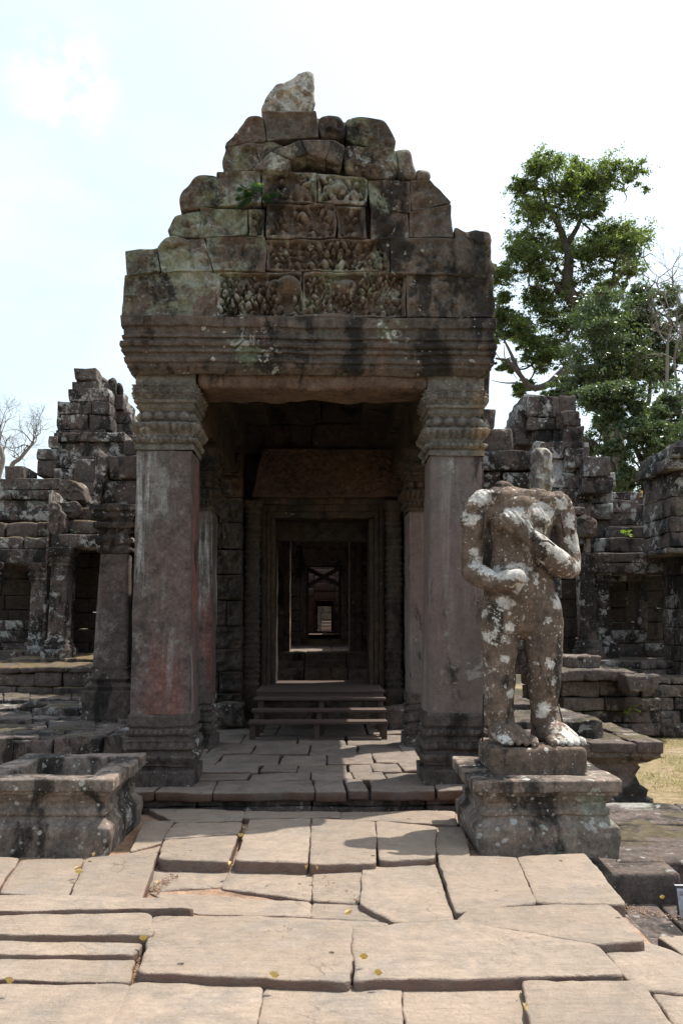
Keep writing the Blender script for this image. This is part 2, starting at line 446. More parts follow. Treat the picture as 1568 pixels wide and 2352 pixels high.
    if pits > 0:
        v = t.n('ShaderNodeTexVoronoi'); v.inputs['Scale'].default_value = 3.2; t.l(pos, v.inputs['Vector'])
        sp = t.n('ShaderNodeSeparateColor'); t.l(v.outputs['Color'], sp.inputs[0])
        pit = t.mul(t.ramp(v.outputs['Distance'], .055, .035), t.ramp(sp.outputs[0], .62, .63))
        col = t.mix(t.mul(pit, pits), col, tuple(x * .35 for x in c1))
        ck = t.noise(pos, .9, 5, .6, .6); ck = t.mul(t.ramp(ck, .4965, .5), t.ramp(ck, .5, .5035, 1, 0))
        ck = t.mul(ck, t.ramp(t.noise(pos, 1.4, 2), .50, .56))
        col = t.mix(t.mul(ck, .7), col, tuple(x * .35 for x in c1))
        blot = t.noise(pos, 2.6, 9, .74, .6); col = t.mix(t.mul(t.ramp(blot, .47, .60), .55), col, tuple(x * m_ for x, m_ in zip(c2, (.60, .64, .68))))
    fn = t.noise(pos, 38, 4, .7)
    col = t.mix(1.0, col, t.ramp(fn, .2, .8, 1 - fine * 1.3, 1 + fine * 1.3), 'MULTIPLY')
    fn2 = t.noise(pos, 9, 10, .78)
    col = t.mix(1.0, col, t.ramp(fn2, .32, .68, 1 - fine * 1.75, 1 + fine * 1.6), 'MULTIPLY')
    b = t.n('ShaderNodeBsdfPrincipled'); t.l(col, b.inputs['Base Color']); b.inputs['Roughness'].default_value = rough
    b.inputs['Specular IOR Level'].default_value = .25 if sheen is None else sheen
    h = t.mul(t.mul(t.noise(pos, 14, 6, .7), .7), t.mul(t.noise(pos, 90 * grain, 3, .6), .22), 'ADD')
    h = t.mul(h, t.mul(dn, .5), 'ADD')
    if pits > 0: h = t.mul(h, t.mul(pit, -1.2), 'ADD')
    if layer > 0: h = t.mul(h, t.mul(t.noise(t.mapping(pos, (1.2, 5, 3)), 5, 6, .6, 1.2), layer), 'ADD')
    bp = t.n('ShaderNodeBump'); bp.inputs['Strength'].default_value = bump; bp.inputs['Distance'].default_value = .03
    t.l(h, bp.inputs['Height']); t.l(bp.outputs[0], b.inputs['Normal']); t.l(b.outputs[0], t.out.inputs[0])
    return t.m

M = {}
M['pediment'] = stone_mat('pediment_sandstone', (.125, .100, .080), (.165, .115, .088), (.10, .085, .072), dk=.80, dark=.54, green=.50, greenc=(.26, .28, .20), white=.36, whitec=(.30, .30, .26), spots=.3, bump=.6, island=0.2, seed=1)
M['finial'] = stone_mat('finial_sandstone', (.26, .22, .18), (.34, .29, .24), None, dark=.3, green=.0, white=.7, whitec=(.5, .48, .43), spots=.3, bump=.8, seed=5, size=.5, dk=.8)
M['architrave'] = stone_mat('architrave_sandstone', (.150, .118, .096), (.125, .100, .084), (.170, .112, .085), dark=.60, green=.36, white=.25, spots=.35, bump=.5, seed=2)
M['lintel'] = stone_mat('lintel_sandstone', (.18, .118, .082), (.14, .095, .07), (.23, .145, .09), dark=.3, green=.0, white=.0, spots=.1, bump=.5, seed=3)
M['pillar_red'] = stone_mat('pillar_red_sandstone', (.155, .115, .100), (.125, .098, .088), (.25, .105, .085), dark=.36, green=.12, greenc=(.17, .18, .16), white=.45, whitec=(.17, .15, .14), spots=.25, streak=1.0, streakc=(.44, .45, .42), dk=.62, bump=.22, seed=4)
M['pillar_pink'] = stone_mat('pillar_pink_sandstone', (.185, .140, .125), (.150, .125, .112), (.20, .135, .120), dk=.74, dark=.36, green=.22, greenc=(.17, .165, .13), white=.35, whitec=(.27, .25, .23), spots=.15, streak=.45, streakc=(.30, .27, .25), bump=.18, seed=6, fine=.14)
M['capital'] = stone_mat('capital_sandstone', (.165, .15, .13), (.15, .13, .11), (.30, .22, .14), dk=.76, dark=.32, green=.35, greenc=(.20, .215, .16), white=.25, spots=.2, bump=.4, seed=7)
M['base'] = stone_mat('base_sandstone', (.11, .088, .078), (.135, .10, .085), None, dark=.50, green=.15, white=.25, spots=.35, bump=.5, seed=8)
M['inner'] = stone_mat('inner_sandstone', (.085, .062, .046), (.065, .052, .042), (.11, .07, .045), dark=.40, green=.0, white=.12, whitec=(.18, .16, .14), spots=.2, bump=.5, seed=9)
M['inner_brightened'] = stone_mat('brightened_corridor_sandstone', (.20, .145, .11), (.16, .125, .10), (.24, .16, .11), dk=1.0, dark=.35, green=.0, white=.12, spots=.2, bump=.5, seed=29)  # inner stone lightened in colour to make up for light lost indoors
M['inner_red'] = stone_mat('inner_red_sandstone', (.115, .070, .050), (.085, .056, .042), None, dark=.40, green=.0, white=.0, spots=.1, bump=.5, seed=10)
M['gallery'] = stone_mat('gallery_sandstone', (.125, .098, .085), (.155, .110, .092), (.11, .10, .09), dark=.64, green=.28, greenc=(.19, .21, .17), white=.55, whitec=(.36, .35, .33), spots=.55, bump=.6, island=0.22, seed=11)
M['roof'] = stone_mat('roof_sandstone', (.16, .115, .095), (.12, .095, .085), None, dark=.45, green=.22, white=.30, spots=.4, moss=.6, mossc=(.17, .125, .06), bump=.6, island=0.2, seed=12)
M['terrace'] = stone_mat('terrace_sandstone', (.15, .12, .105), (.19, .14, .12), (.13, .11, .10), dark=.55, green=.22, white=.40, whitec=(.30, .29, .27), spots=.5, moss=.22, mossc=(.13, .105, .06), bump=.6, island=0.2, seed=13, dk=.6)
M['pedestal'] = stone_mat('pedestal_sandstone', (.20, .16, .13), (.25, .19, .155), (.15, .125, .105), dk=.8, dark=.52, green=.30, greenc=(.24, .26, .20), white=.28, whitec=(.40, .40, .37), spots=.75, bump=.5, seed=14)
M['statue'] = stone_mat('statue_sandstone', (.165, .115, .085), (.20, .145, .11), (.13, .10, .08), dark=.40, darkc=(.03, .026, .022), green=.0, white=.24, whitec=(.56, .53, .49), spots=.7, attr='pale', bump=.5, seed=23, size=.5, dk=.7, dw=.85)
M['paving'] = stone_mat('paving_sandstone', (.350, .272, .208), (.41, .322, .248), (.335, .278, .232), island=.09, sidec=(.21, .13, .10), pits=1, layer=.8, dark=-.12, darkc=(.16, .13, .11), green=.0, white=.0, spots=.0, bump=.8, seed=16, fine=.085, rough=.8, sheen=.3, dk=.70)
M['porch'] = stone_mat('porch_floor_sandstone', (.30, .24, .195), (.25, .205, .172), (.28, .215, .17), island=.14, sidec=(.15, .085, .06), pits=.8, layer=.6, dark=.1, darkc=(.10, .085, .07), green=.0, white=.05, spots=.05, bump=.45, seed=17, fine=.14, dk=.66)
M['dirt'] = stone_mat('sandy_dirt', (.42, .26, .17), (.36, .24, .17), None, dark=.0, darkc=(.2, .14, .1), green=0, white=0, spots=0, bump=.8, seed=18, grain=2, dk=.70)
M['ground'] = stone_mat('dry_ground', (.30, .225, .13), (.24, .20, .10), (.33, .25, .16), dark=.05, darkc=(.12, .12, .05), green=0, white=.2, whitec=(.42, .35, .26), spots=0, bump=1.0, seed=19, grain=1.5, fine=.3, dk=.75)

def wood_mat(name, c1, c2, bump=.3):
    t = NT(name); geo = t.n('ShaderNodeNewGeometry'); p = t.mapping(geo.outputs['Position'], (1.2, 14, 14))
    n1 = t.noise(p, 2.2, 6, .65, .6); col = t.mix(t.ramp(n1, .3, .7), c1, c2)
    b = t.n('ShaderNodeBsdfPrincipled'); t.l(col, b.inputs['Base Color']); b.inputs['Roughness'].default_value = .75
    bp = t.n('ShaderNodeBump'); bp.inputs['Strength'].default_value = bump; bp.inputs['Distance'].default_value = .01
    t.l(n1, bp.inputs['Height']); t.l(bp.outputs[0], b.inputs['Normal']); t.l(b.outputs[0], t.out.inputs[0]); return t.m
M['wood'] = wood_mat('weathered_brown_wood', (.045, .027, .020), (.085, .052, .040))
M['wood_grey'] = wood_mat('grey_timber', (.09, .06, .05), (.13, .10, .08))
def leaf_mat(name, c1, c2, c3=(.20, .24, .05), trans=.58, gloss=.35, sc=.5):
    t = NT(name); geo = t.n('ShaderNodeNewGeometry'); pos = geo.outputs['Position']
    col = t.mix(t.ramp(t.noise(pos, sc, 3), .35, .65), c1, c2)
    col = t.mix(t.ramp(geo.outputs['Random Per Island'], .80, 1.0), col, c3)
    d = t.n('ShaderNodeBsdfPrincipled'); t.l(col, d.inputs['Base Color']); d.inputs['Roughness'].default_value = gloss; d.inputs['Specular IOR Level'].default_value = .5
    tr = t.n('ShaderNodeBsdfTranslucent'); c2n = t.mix(1.0, col, (1.5, 1.7, .7), 'MULTIPLY'); t.l(c2n, tr.inputs[0])
    mx = t.n('ShaderNodeMixShader'); mx.inputs[0].default_value = trans; t.l(d.outputs[0], mx.inputs[1]); t.l(tr.outputs[0], mx.inputs[2]); t.l(mx.outputs[0], t.out.inputs[0]); return t.m
M['leaf'] = leaf_mat('broad_green_leaves', (.075, .100, .045), (.105, .130, .062))
M['leaf_dark'] = leaf_mat('dark_green_leaves', (.05, .078, .038), (.075, .105, .05), (.16, .18, .09), trans=.3, gloss=.3)
M['leaf_small'] = leaf_mat('small_plant_leaves', (.022, .055, .035), (.035, .075, .045), trans=.3, sc=9)
M['leaf_yellow'] = leaf_mat('bright_green_leaves', (.12, .2, .03), (.2, .26, .05), trans=.4, sc=9)
M['leaf_dry'] = leaf_mat('dry_leaves', (.45, .33, .16), (.32, .22, .12), (.6, .5, .25), trans=.15, gloss=.6, sc=20)
M['leaf_gold'] = leaf_mat('yellow_leaves', (.42, .28, .10), (.36, .25, .10), (.45, .35, .16), trans=.15, gloss=.6, sc=20)
M['grassblade'] = leaf_mat('dry_grass', (.30, .24, .10), (.18, .20, .06), (.38, .30, .15), trans=.3, gloss=.7, sc=1.2)
def bark_mat(name, c1, c2):
    t = NT(name); geo = t.n('ShaderNodeNewGeometry'); p = t.mapping(geo.outputs['Position'], (1, 1, .4))
    n1 = t.noise(p, 5, 6, .7); col = t.mix(t.ramp(n1, .35, .65), c1, c2)
    b = t.n('ShaderNodeBsdfPrincipled'); t.l(col, b.inputs['Base Color']); b.inputs['Roughness'].default_value = .9
    bp = t.n('ShaderNodeBump'); bp.inputs['Strength'].default_value = .6; bp.inputs['Distance'].default_value = .05
    t.l(n1, bp.inputs['Height']); t.l(bp.outputs[0], b.inputs['Normal']); t.l(b.outputs[0], t.out.inputs[0]); return t.m
M['bark'] = bark_mat('dark_bark', (.05, .04, .032), (.09, .072, .058))
M['bark_pale'] = bark_mat('pale_bark', (.13, .11, .095), (.22, .19, .165))
def plain(name, c, rough=.5, metal=0):
    t = NT(name); b = t.n('ShaderNodeBsdfPrincipled'); geo = t.n('ShaderNodeNewGeometry')
    col = t.mix(t.ramp(t.noise(geo.outputs['Position'], 40, 4), .3, .7), tuple(x * .75 for x in c), tuple(min(1, x * 1.2) for x in c))
    t.l(col, b.inputs['Base Color']); b.inputs['Roughness'].default_value = rough; b.inputs['Metallic'].default_value = metal
    t.l(b.outputs[0], t.out.inputs[0]); return t.m
M['iron'] = plain('rusted_iron', (.035, .022, .018), .7, .3)
M['sign_frame'] = plain('dark_grey_frame', (.055, .055, .065), .45)
M['sign_face'] = plain('grey_white_sheet', (.42, .41, .44), .5)
M['ink'] = plain('dark_ink', (.05, .03, .04), .6)
#@@SETTING
# ------------------------------------------------------------------ ground and paving
GZ = -0.5
def ground_sheet():
    mb = MB(); xs = np.concatenate([np.linspace(-400, -14, 14), np.linspace(-12, 12, 90), np.linspace(14, 400, 14)])
    ys = np.concatenate([np.linspace(-200, -4, 10), np.linspace(-3, 24, 100), np.linspace(26, 900, 24)])
    X, Y = np.meshgrid(xs, ys); V = np.stack([X.ravel(), Y.ravel(), np.full(X.size, GZ)], 1)
    V[:, 2] += vn(V, .35, 3) * .03 + vn(V, 2.2, 5) * .012
    n = len(xs); m = len(ys); i, j = np.meshgrid(np.arange(n - 1), np.arange(m - 1)); a = (j * n + i).ravel()
    mb.add(V, np.stack([a, a + 1, a + n + 1, a + n], 1))
    return tag(mb.build('ground', M['ground']), kind='structure')
ground_sheet()

def slab(mb, quad, z, th, seed, r=.022, amp=.007, res=.06, warp=0.0):
    """quad: px tl,tr,br,bl of the top face at height z"""
    tl, tr, br, bl = [gr(p[0], p[1], z) for p in quad]
    R = random.Random(seed)
    dz = [R.uniform(-1, 1) * .006 for _ in range(4)]
    top = [bl + (0, 0, dz[0]), br + (0, 0, dz[1]), tr + (0, 0, dz[2]), tl + (0, 0, dz[3])]
    low = [p - (0, 0, th) for p in (bl, br, tr, tl)]
    # u = right, v = back, w = up from the underside
    C = [low[0], low[1], low[2], low[3], top[0], top[1], top[2], top[3]]
    stone_hex(mb, C, r=r, res=res, amp=amp, f=3.5, seed=seed, octv=3)

def Z6(x, y): return 746.4 + .524 * x, 1665 + .524 * y
pv = MB()
SL = [
 # raised row before the porch
 ([(402, 1890), (556, 1887), (546, 1914), (376, 1926)], .045, .2), ([(376, 1929), (545, 1917), (525, 1976), (366, 1972)], .045, .2),
 ([(574, 1880), (713, 1878), (708, 1980), (541, 1976)], .05, .2), ([(717, 1878), (860, 1884), (863, 1978), (711, 1982)], .05, .2),
 ([(864, 1885), (1000, 1896), (998, 1968), (869, 1974)], .045, .2), ([(330, 1886), (402, 1884), (372, 1935), (300, 1952)], .02, .2),
 ([(340, 1855), (560, 1862), (556, 1884), (404, 1888)], .0, .2), ([(562, 1862), (780, 1864), (782, 1877), (560, 1880)], .0, .2), ([(783, 1864), (1040, 1862), (1050, 1894), (783, 1880)], .0, .2),
 ([(1000, 1898), (1060, 1898), (1080, 1965), (1002, 1960)], .02, .2),
 ([(300, 1955), (372, 1938), (362, 1958), (280, 1966)], .0, .2),
 # row of broad slabs beside the pedestals
 ([(-140, 1966), (44, 1968), (-6, 2046), (-220, 2044)], .015, .2), ([(50, 1972), (193, 1970), (155, 2063), (-2, 2052)], .0, .2), ([(198, 1970), (363, 1958), (326, 2063), (160, 2064)], .025, .2),
 ([(360, 1984), (535, 1984), (508, 2036), (340, 2046)], -.035, .2), ([(537, 1984), (718, 1990), (716, 2068), (510, 2038)], -.03, .2),
 ([(719, 1996), (832, 1993), (824, 2071), (718, 2066)], -.02, .2), ([(835, 1992), (998, 1979), (1042, 2112), (905, 2116), (828, 2073)], .0, .2),
 ([(716, 2070), (826, 2074), (900, 2118), (716, 2108)], -.035, .2),
 ([(1003, 1962), (1184, 1967), (1228, 2070), (1044, 2092)], .035, .3), ([(1188, 1967), (1340, 1956), (1436, 2074), (1231, 2070)], .035, .34),
 # the long slabs crossing the path
 ([(-260, 2050), (385, 2062), (446, 2084), (-300, 2096)], .07, .2), ([(-300, 2098), (345, 2098), (352, 2150), (-320, 2140)], .05, .2),
 ([(340, 2048), (712, 2071), (714, 2106), (446, 2098)], -.035, .2), ([(446, 2100), (900, 2118), (812, 2140), (446, 2120)], -.02, .2),
 ([(-330, 2152), (330, 2160), (306, 2192), (-345, 2190)], .02, .2), ([(-345, 2192), (308, 2194), (300, 2252), (-370, 2250)], .0, .2),
 ([(353, 2106), (808, 2116), (804, 2250), (318, 2232)], .04, .2), ([Z6(*p) for p in ((126, 893), (330, 868), (560, 858), (1185, 960), (1308, 1092), (860, 1100), (118, 1116))], .038, .3),
 ([Z6(*p) for p in ((566, 852), (640, 800), (1000, 786), (1242, 784), (1320, 860), (1402, 945), (1190, 957), (900, 908))], .036, .4),
 # nearest row
 ([(-400, 2264), (300, 2258), (230, 2400), (-470, 2400)], .0, .2), ([(303, 2254), (605, 2262), (578, 2440), (205, 2440)], .0, .2),
 ([(609, 2262), (918, 2262), (934, 2440), (582, 2440)], -.01, .2), ([(922, 2264), (1192, 2254), (1232, 2440), (938, 2440)], -.015, .2),
 ([(1198, 2250), (1470, 2250), (1600, 2440), (1240, 2440)], .035, .3),
 ([(1478, 2250), (1800, 2256), (1900, 2440), (1606, 2440)], -.03, .2),
 ([Z6(*p) for p in ((1203, 966), (1402, 950), (1525, 985), (1720, 1090), (1580, 1165), (1400, 1150), (1312, 1092))], -.01, .45),
 ([(1506, 2148), (1760, 2150), (1800, 2250), (1646, 2246)], -.10, .4),
]
for k, (q, z, th) in enumerate(SL): slab_poly(pv, q, z, th, 40 + k)
# the rest of the walk around and behind the viewer
Rp = random.Random(3)
y = 3.28
while y > -5:
    h = Rp.uniform(.5, .8); x = -3.2
    while x < 2.3:
        w = Rp.uniform(.8, 1.5)
        stone_hex(pv, [(x, y - h, -.2), (x + w - .01, y - h, -.2), (x + w - .01, y - .012, -.2), (x, y - .012, -.2), (x, y - h, 0), (x + w - .01, y - h, 0), (x + w - .01, y - .012, 0), (x, y - .012, 0)], r=.02, res=.15, amp=.008, seed=int(x * 50 + y * 7))
        x += w
    y -= h
tag(pv.build('paving', M['paving']), kind='structure')
# sandy earth that shows in the joints
bd = MB(); xs = np.linspace(-3.4, 1.70, 130); ys = np.linspace(-5, 8.2, 240)
X, Y = np.meshgrid(xs, ys); V = np.stack([X.ravel(), Y.ravel(), np.full(X.size, -.045)], 1); V[:, 2] += vn(V, 1.7, 3) * .018 + vn(V, 9, 5) * .007
n = len(xs); i, j = np.meshgrid(np.arange(n - 1), np.arange(len(ys) - 1)); a = (j * n + i).ravel(); bd.add(V, np.stack([a, a + 1, a + n + 1, a + n], 1))
tag(bd.build('sand', M['dirt']), kind='structure')
rw = MB()
for y0 in np.arange(-5, 7.4, 1.3): sbox(rw, 1.35, 1.76, y0, y0 + 1.28, GZ - .1, -.075, r=.04, res=.12, amp=.02, seed=int(y0 * 9) + 60)
tag(rw.build('terrace_edge', M['terrace']), kind='structure')

# lower paving and ledge at the right
lw = MB()
for k, q in enumerate([[(1436, 2068), (1500, 2070), (1580, 2150), (1440, 2150)], [(1504, 2068), (1640, 2066), (1760, 2160), (1586, 2152)], [(1644, 2066), (1800, 2062), (1940, 2170), (1766, 2160)],
                       [(1440, 2152), (1580, 2154), (1680, 2260), (1460, 2250)], [(1586, 2156), (1770, 2164), (1900, 2290), (1690, 2264)]]):
    slab(lw, q, -.38, .2, 300 + k, res=.08)
tag(lw.build('path', M['terrace']), kind='structure')

# porch floor
pf = MB(); PZ = .15
rows = [(7.46, 8.0, [-1.95, -1.45, -.95, -.06, .22, .42, 1.0, 1.45, 1.9]), (8.0, 8.35, [-1.9, -1.2, -.7, -.1, .3, .62, 1.1, 1.9]), (8.35, 8.8, [-1.9, -1.35, -.62, -.25, .25, .5, .8, 1.9]),
        (8.8, 9.5, [-1.9, -1.1, -.45, .05, .55, 1.15, 1.9]), (9.5, 10.2, [-1.9, -1.3, -.8, -.15, .4, .9, 1.9]), (10.2, 11.1, [-1.9, -1.0, -.3, .3, 1.1, 1.9]), (11.1, 12.8, [-1.9, -.6, .6, 1.9])]
for k, (y0, y1, xs) in enumerate(rows):
    for a, b in zip(xs[:-1], xs[1:]):
        zz = PZ + random.uniform(-.012, .012); e0 = random.uniform(-.02, .02) if k == 0 else 0
        s = random.uniform(-.03, .03)
        stone_hex(pf, [(a, y0 + e0, .055), (b - .012, y0 + e0, .055), (b - .012 + s, y1 - .012, .055), (a + s, y1 - .012, .055), (a, y0 + e0, zz), (b - .012, y0 + e0, zz), (b - .012 + s, y1 - .012, zz), (a + s, y1 - .012, zz)], r=.022, res=.08, amp=.011, f=4, seed=k * 9 + int(a * 10) + 90, octv=3)
# moulded lip under the porch floor edge
rs = MB()
for a, b in ((-1.93, -1.1), (-1.09, -.1), (-.09, .9), (.91, 1.9)):
    sbox(rs, a, b, 7.50, 13, -.12, .0, r=.015, res=.08, amp=.012, seed=77 + int(a * 5)); sbox(rs, a, b, 7.525, 13, .0, .06, r=.015, res=.08, amp=.012, seed=87 + int(a * 5))
tag(rs.build('riser', M['base']), kind='structure')
tag(pf.build('porch_floor', M['porch']), kind='structure')
#@@GATE
# ------------------------------------------------------------------ carving
def blob(x, z, cx, cz, rx, rz, h, rot=0.0):
    c, s = math.cos(rot), math.sin(rot); dx, dz = x - cx, z - cz
    u, v = (dx * c + dz * s) / rx, (-dx * s + dz * c) / rz
    return h * np.sqrt(np.clip(1 - u * u - v * v, 0, 1))
def frieze(x0, x1, z0, z1, n_rows, pitch, seed, base=-.12, fig=.18, elephants=()):
    R = random.Random(seed); figs = []
    rh = (z1 - z0) / n_rows
    for r in range(n_rows):
        x = x0 + pitch * (.3 + .5 * (r % 2))
        while x < x1 - pitch * .4:
            zc = z0 + rh * (r + .42) + R.uniform(-.28, .28) * rh; s = rh * R.uniform(.36, .72); ln = R.uniform(-.6, .6)
            if not any(abs(x - ex) < ew * 1.0 and abs(zc - ez) < eh * 1.0 for ex, ez, ew, eh in elephants):
                figs.append((x, zc, s * .34, s * .60, 1, ln)); figs.append((x + ln * .4 * s, zc + s * .80, s * .27, s * .28, 1.05, 0))
                for sg in (-1, 1):
                    aa = R.uniform(.3, 1.2); figs.append((x + sg * s * .42, zc + s * R.uniform(-.1, .45), s * .14, s * .40, .8, sg * aa))
                    figs.append((x + sg * s * .35, zc - s * .65, s * .17, s * .42, .85, -sg * R.uniform(.3, 1.1)))
            x += pitch * R.uniform(.6, 1.4) * (s / rh / .5)
    def f(x, z):
        h = np.full_like(x, 0.0)
        for a in figs:
            m = (np.abs(x - a[0]) < .2) & (np.abs(z - a[1]) < .2)
            if m.any(): h[m] = np.maximum(h[m], blob(x[m], z[m], a[0], a[1], a[2], a[3], fig * a[4], a[5]))
        for ex, ez, ew, eh in elephants:
            h = np.maximum(h, blob(x, z, ex, ez, ew, eh, fig * 1.5)); h = np.maximum(h, blob(x, z, ex - ew * .8, ez + .01, ew * .5, eh * .62, fig * 1.5))
            h = np.maximum(h, blob(x, z, ex - ew * 1.15, ez - eh * .6, ew * .17, eh * .7, fig)); 
            for q in (-.5, .45): h = np.maximum(h, blob(x, z, ex + ew * q, ez - eh * .9, ew * .2, eh * .6, fig))
        P = np.stack([x, np.zeros_like(x), z], 1)
        ins = np.clip((np.minimum(np.minimum(x - x0, x1 - x), np.minimum(z - z0, z1 - z)) + vn(P, 7, seed + 3) * .035 - .012) / .022, 0, 1); h = h * (.75 + .5 * vn(P, 4, seed + 9))
        return (base + h + vn(P, 26, seed) * .006) * ins
    return f
def rosettes(pitch, zc, rr, h=.018, zlim=None):
    def f(u, z):
        uu = (u + pitch * 50) % pitch - pitch / 2; d = np.hypot(uu, z - zc); a = np.arctan2(z - zc, uu)
        k = h * (.55 + .45 * np.cos(a * 8)) * np.clip(1 - np.abs(d - rr * .72) / (rr * .3), 0, 1) + h * np.clip(1 - d / (rr * .4), 0, 1) ** .5 + h * .6 * np.clip(1 - np.abs(d - rr * .45) / (rr * .12), 0, 1)
        return (2.2 * k - h * .9) * (np.abs(z - zc) < rr)
    return f
def beads(pitch, zc, rr, h):
    def f(u, z):
        uu = (u + pitch * 50) % pitch - pitch / 2; d = (uu / (pitch * .45)) ** 2 + ((z - zc) / rr) ** 2
        return h * (1.9 * np.sqrt(np.clip(1 - d, 0, 1)) - .8 * (np.abs(z - zc) < rr))
    return f
def petals(pitch, z0, z1, h, flip=1):
    def f(u, z):
        uu = np.abs((u + pitch * 50) % pitch - pitch / 2) / (pitch / 2); t = np.clip((z - z0) / (z1 - z0), 0, 1); t = t if flip > 0 else 1 - t
        return h * np.clip(2.2 * ((1 - t ** 2) - uu ** 2 * .9) - .6, -.9, 1.1) * ((z > z0) & (z < z1))
    return f
def relsum(*fs): return lambda u, z: sum(f(u, z) for f in fs)
def vines(scale, h, seed):
    def f(x, z):
        P = np.stack([x, np.zeros_like(x), z], 1); a = vn(P, scale, seed) + .5 * vn(P, scale * 2, seed + 1)
        return h * (np.clip(1 - np.abs(a) / .22, 0, 1) ** .7 - .5)
    return f

# ------------------------------------------------------------------ temple gate with its porch
gate = tag(empty('temple_gate', (0, 7.7, 0)), 'ruined sandstone temple porch with a tall carved stepped gable over the dark doorway', 'temple')
def zat(py, Y, px=784): return at(px, py, Y)[2]
def xat(px, Y, py=1300): return at(px, py, Y)[0]

def big_pillar(xl, xr, Y0, ztop, seed, mats, lean=(0, 0), depth=None, pz=PZ):
    """square pillar: base, shaft and capital as three parts"""
    hw = (xr - xl) / 2; cx = (xl + xr) / 2; hy = (depth or 2 * hw) / 2; cy = Y0 + hy
    zb = pz + .62; zc = ztop - .78
    
    base = [(pz + z, 2 * o) for z, o in ((-.08, .05), (.12, .05), (.125, .018), (.16, .018), (.165, .042), (.25, .048), (.256, .018), (.29, .004), (.30, .028), (.38, .034), (.386, .006), (.42, .0), (.425, .022), (.47, .022), (.476, -.004), (.50, -.002), (.505, .013), (.60, .013), (.62, 0))]
    shaft = [(zb, 0), (zc, -.012)]
    c = zc
    cap = [(c, .006), (c + .05, .006), (c + .053, -.006), (c + .065, -.006), (c + .07, .020), (c + .125, .022), (c + .13, -.004), (c + .14, -.002), (c + .15, .01), (c + .22, .036), (c + .256, .044), (c + .262, .042), (c + .268, -.016), (c + .40, -.016), (c + .405, -.004), (c + .425, .012), (c + .43, -.004), (c + .455, -.002), (c + .463, .024), (c + .49, .030), (c + .496, .012), (c + .503, .034), (c + .632, .046), (c + .637, .018), (c + .645, .014), (c + .78, .018)]
    capn = 1
    base = [(z, o * .5) for z, o in base]
    m = MB(); loft(m, cx, cy, shaft, hw, hy, res=.03, zres=.03, rc=.016, amp=.008, f=4, seed=seed + 1, cap=False, lean=lean); p = m.build('pillar', mats[1], gate)
    m = MB(); loft(m, cx, cy, base, hw, hy, res=.014, zres=.009, rc=.016, amp=.009, f=5, seed=seed, relief=relsum(beads(.055, pz + .447, .02, .014), petals(.08, pz + .30, pz + .38, .016), petals(.11, pz + .17, pz + .25, .014, -1))); m.build('base', mats[0], p)
    lx = lean[0] * (zc - zb)
    m = MB(); loft(m, cx + lx, cy, cap, hw, hy, res=.012, zres=.008, rc=.014, amp=.005, f=4, seed=seed + 2,
                   relief=relsum(rosettes(.145, c + .566, .066, .026), beads(.055, c + .098, .028, .022), petals(.062, c + .15, c + .25, .024, -1), beads(.12, c + .335, .052, .034), vines(18, .006, seed))); m.build('capital', mats[2], p)
    return p
YF = 7.62
zcapL = zat(845, YF); 
YQ = YF + .12
def pil(x0t, x1t, yt, x0b, x1b, yb, Y):
    a, b, c, d = xat(x0b, Y, yb), xat(x1b, Y, yb), xat(x0t, Y, yt), xat(x1t, Y, yt)
    return a, b, ((c + d) - (a + b)) / 2 / (zat(yt, Y) - zat(yb, Y))
a_, b_, l_ = pil(313, 441, 1020, 298, 436, 1640, YQ)
pl = big_pillar(a_, b_, YQ, zcapL, 11, (M['base'], M['pillar_red'], M['capital']), lean=(l_, 0))
a_, b_, l_ = pil(986, 1110, 1020, 982, 1112, 1640, YQ)
pr = big_pillar(a_, b_, YQ, zcapL - .04, 21, (M['base'], M['pillar_pink'], M['capital']), lean=(l_, 0))
tag(pl, 'left pillar streaked red, black and pale grey'); tag(pr, 'right pillar with a smooth pinkish face')
YR = 9.9
zr = zat(1030, YR)
pl2 = big_pillar(xat(446, YR) - .28, xat(489, YR), YR, zr, 31, (M['base'], M['pillar_red'], M['inner']), depth=.5)
pr2 = big_pillar(xat(936, YR), xat(972, YR) + .25, YR, zr, 41, (M['base'], M['pillar_pink'], M['inner']), depth=.5)

# architrave: moulded front block in three lengths and the set-back beam under it
zt, zb_ = zat(733, YF), zat(858, YF)
xL, xR = xat(283, YF, 740), xat(1136, YF, 740)
m = MB()
zb0_ = zb_
H = zt - zb_
prof = [(zb_, -.10), (zb_ + .03, -.07), (zb_ + .06, -.04), (zb_ + .09, -.045), (zb_ + .10, -.02), (zb_ + .14, -.015), (zb_ + .145, -.03), (zb_ + .18, -.028), (zb_ + .185, -.005), (zb_ + .215, .0), (zb_ + .22, -.018), (zb_ + .24, -.015), (zb_ + .245, .01),
        (zb_ + .29, .015), (zb_ + .30, -.02), (zb_ + .325, -.02), (zb_ + .33, .0), (zb_ + .355, .0), (zb_ + .36, -.015), (zb_ + H * .80, -.01), (zb_ + H * .82, .015), (zt, .02)]
hxs = (xR - xL) / 2
arel = relsum(beads(.03, zb_ + .16, .014, .006), petals(.05, zb_ + .19, zb_ + .215, .006), beads(.04, zb_ + .268, .016, .006))
loft(m, (xL + xR) / 2, YF - .04 + .40, prof, hxs, .40, res=.018, zres=.008, rc=.02, amp=.012, f=3, seed=51, relief=relsum(arel, vines(9, .006, 2)))
m.build('architrave', M['architrave'], gate)
m = MB()
stone_hex(m, [at(450, 893, YF + .10), at(985, 893, YF + .10), at(985, 835, YF + .10), at(450, 835, YF + .10)] + [at(450, 893, YF + .10) + (0, .55, 0), at(985, 893, YF + .10) + (0, .55, 0), at(985, 835, YF + .10) + (0, .55, 0), at(450, 835, YF + .10) + (0, .55, 0)], r=.06, res=.04, amp=.03, f=3, seed=52, octv=3)
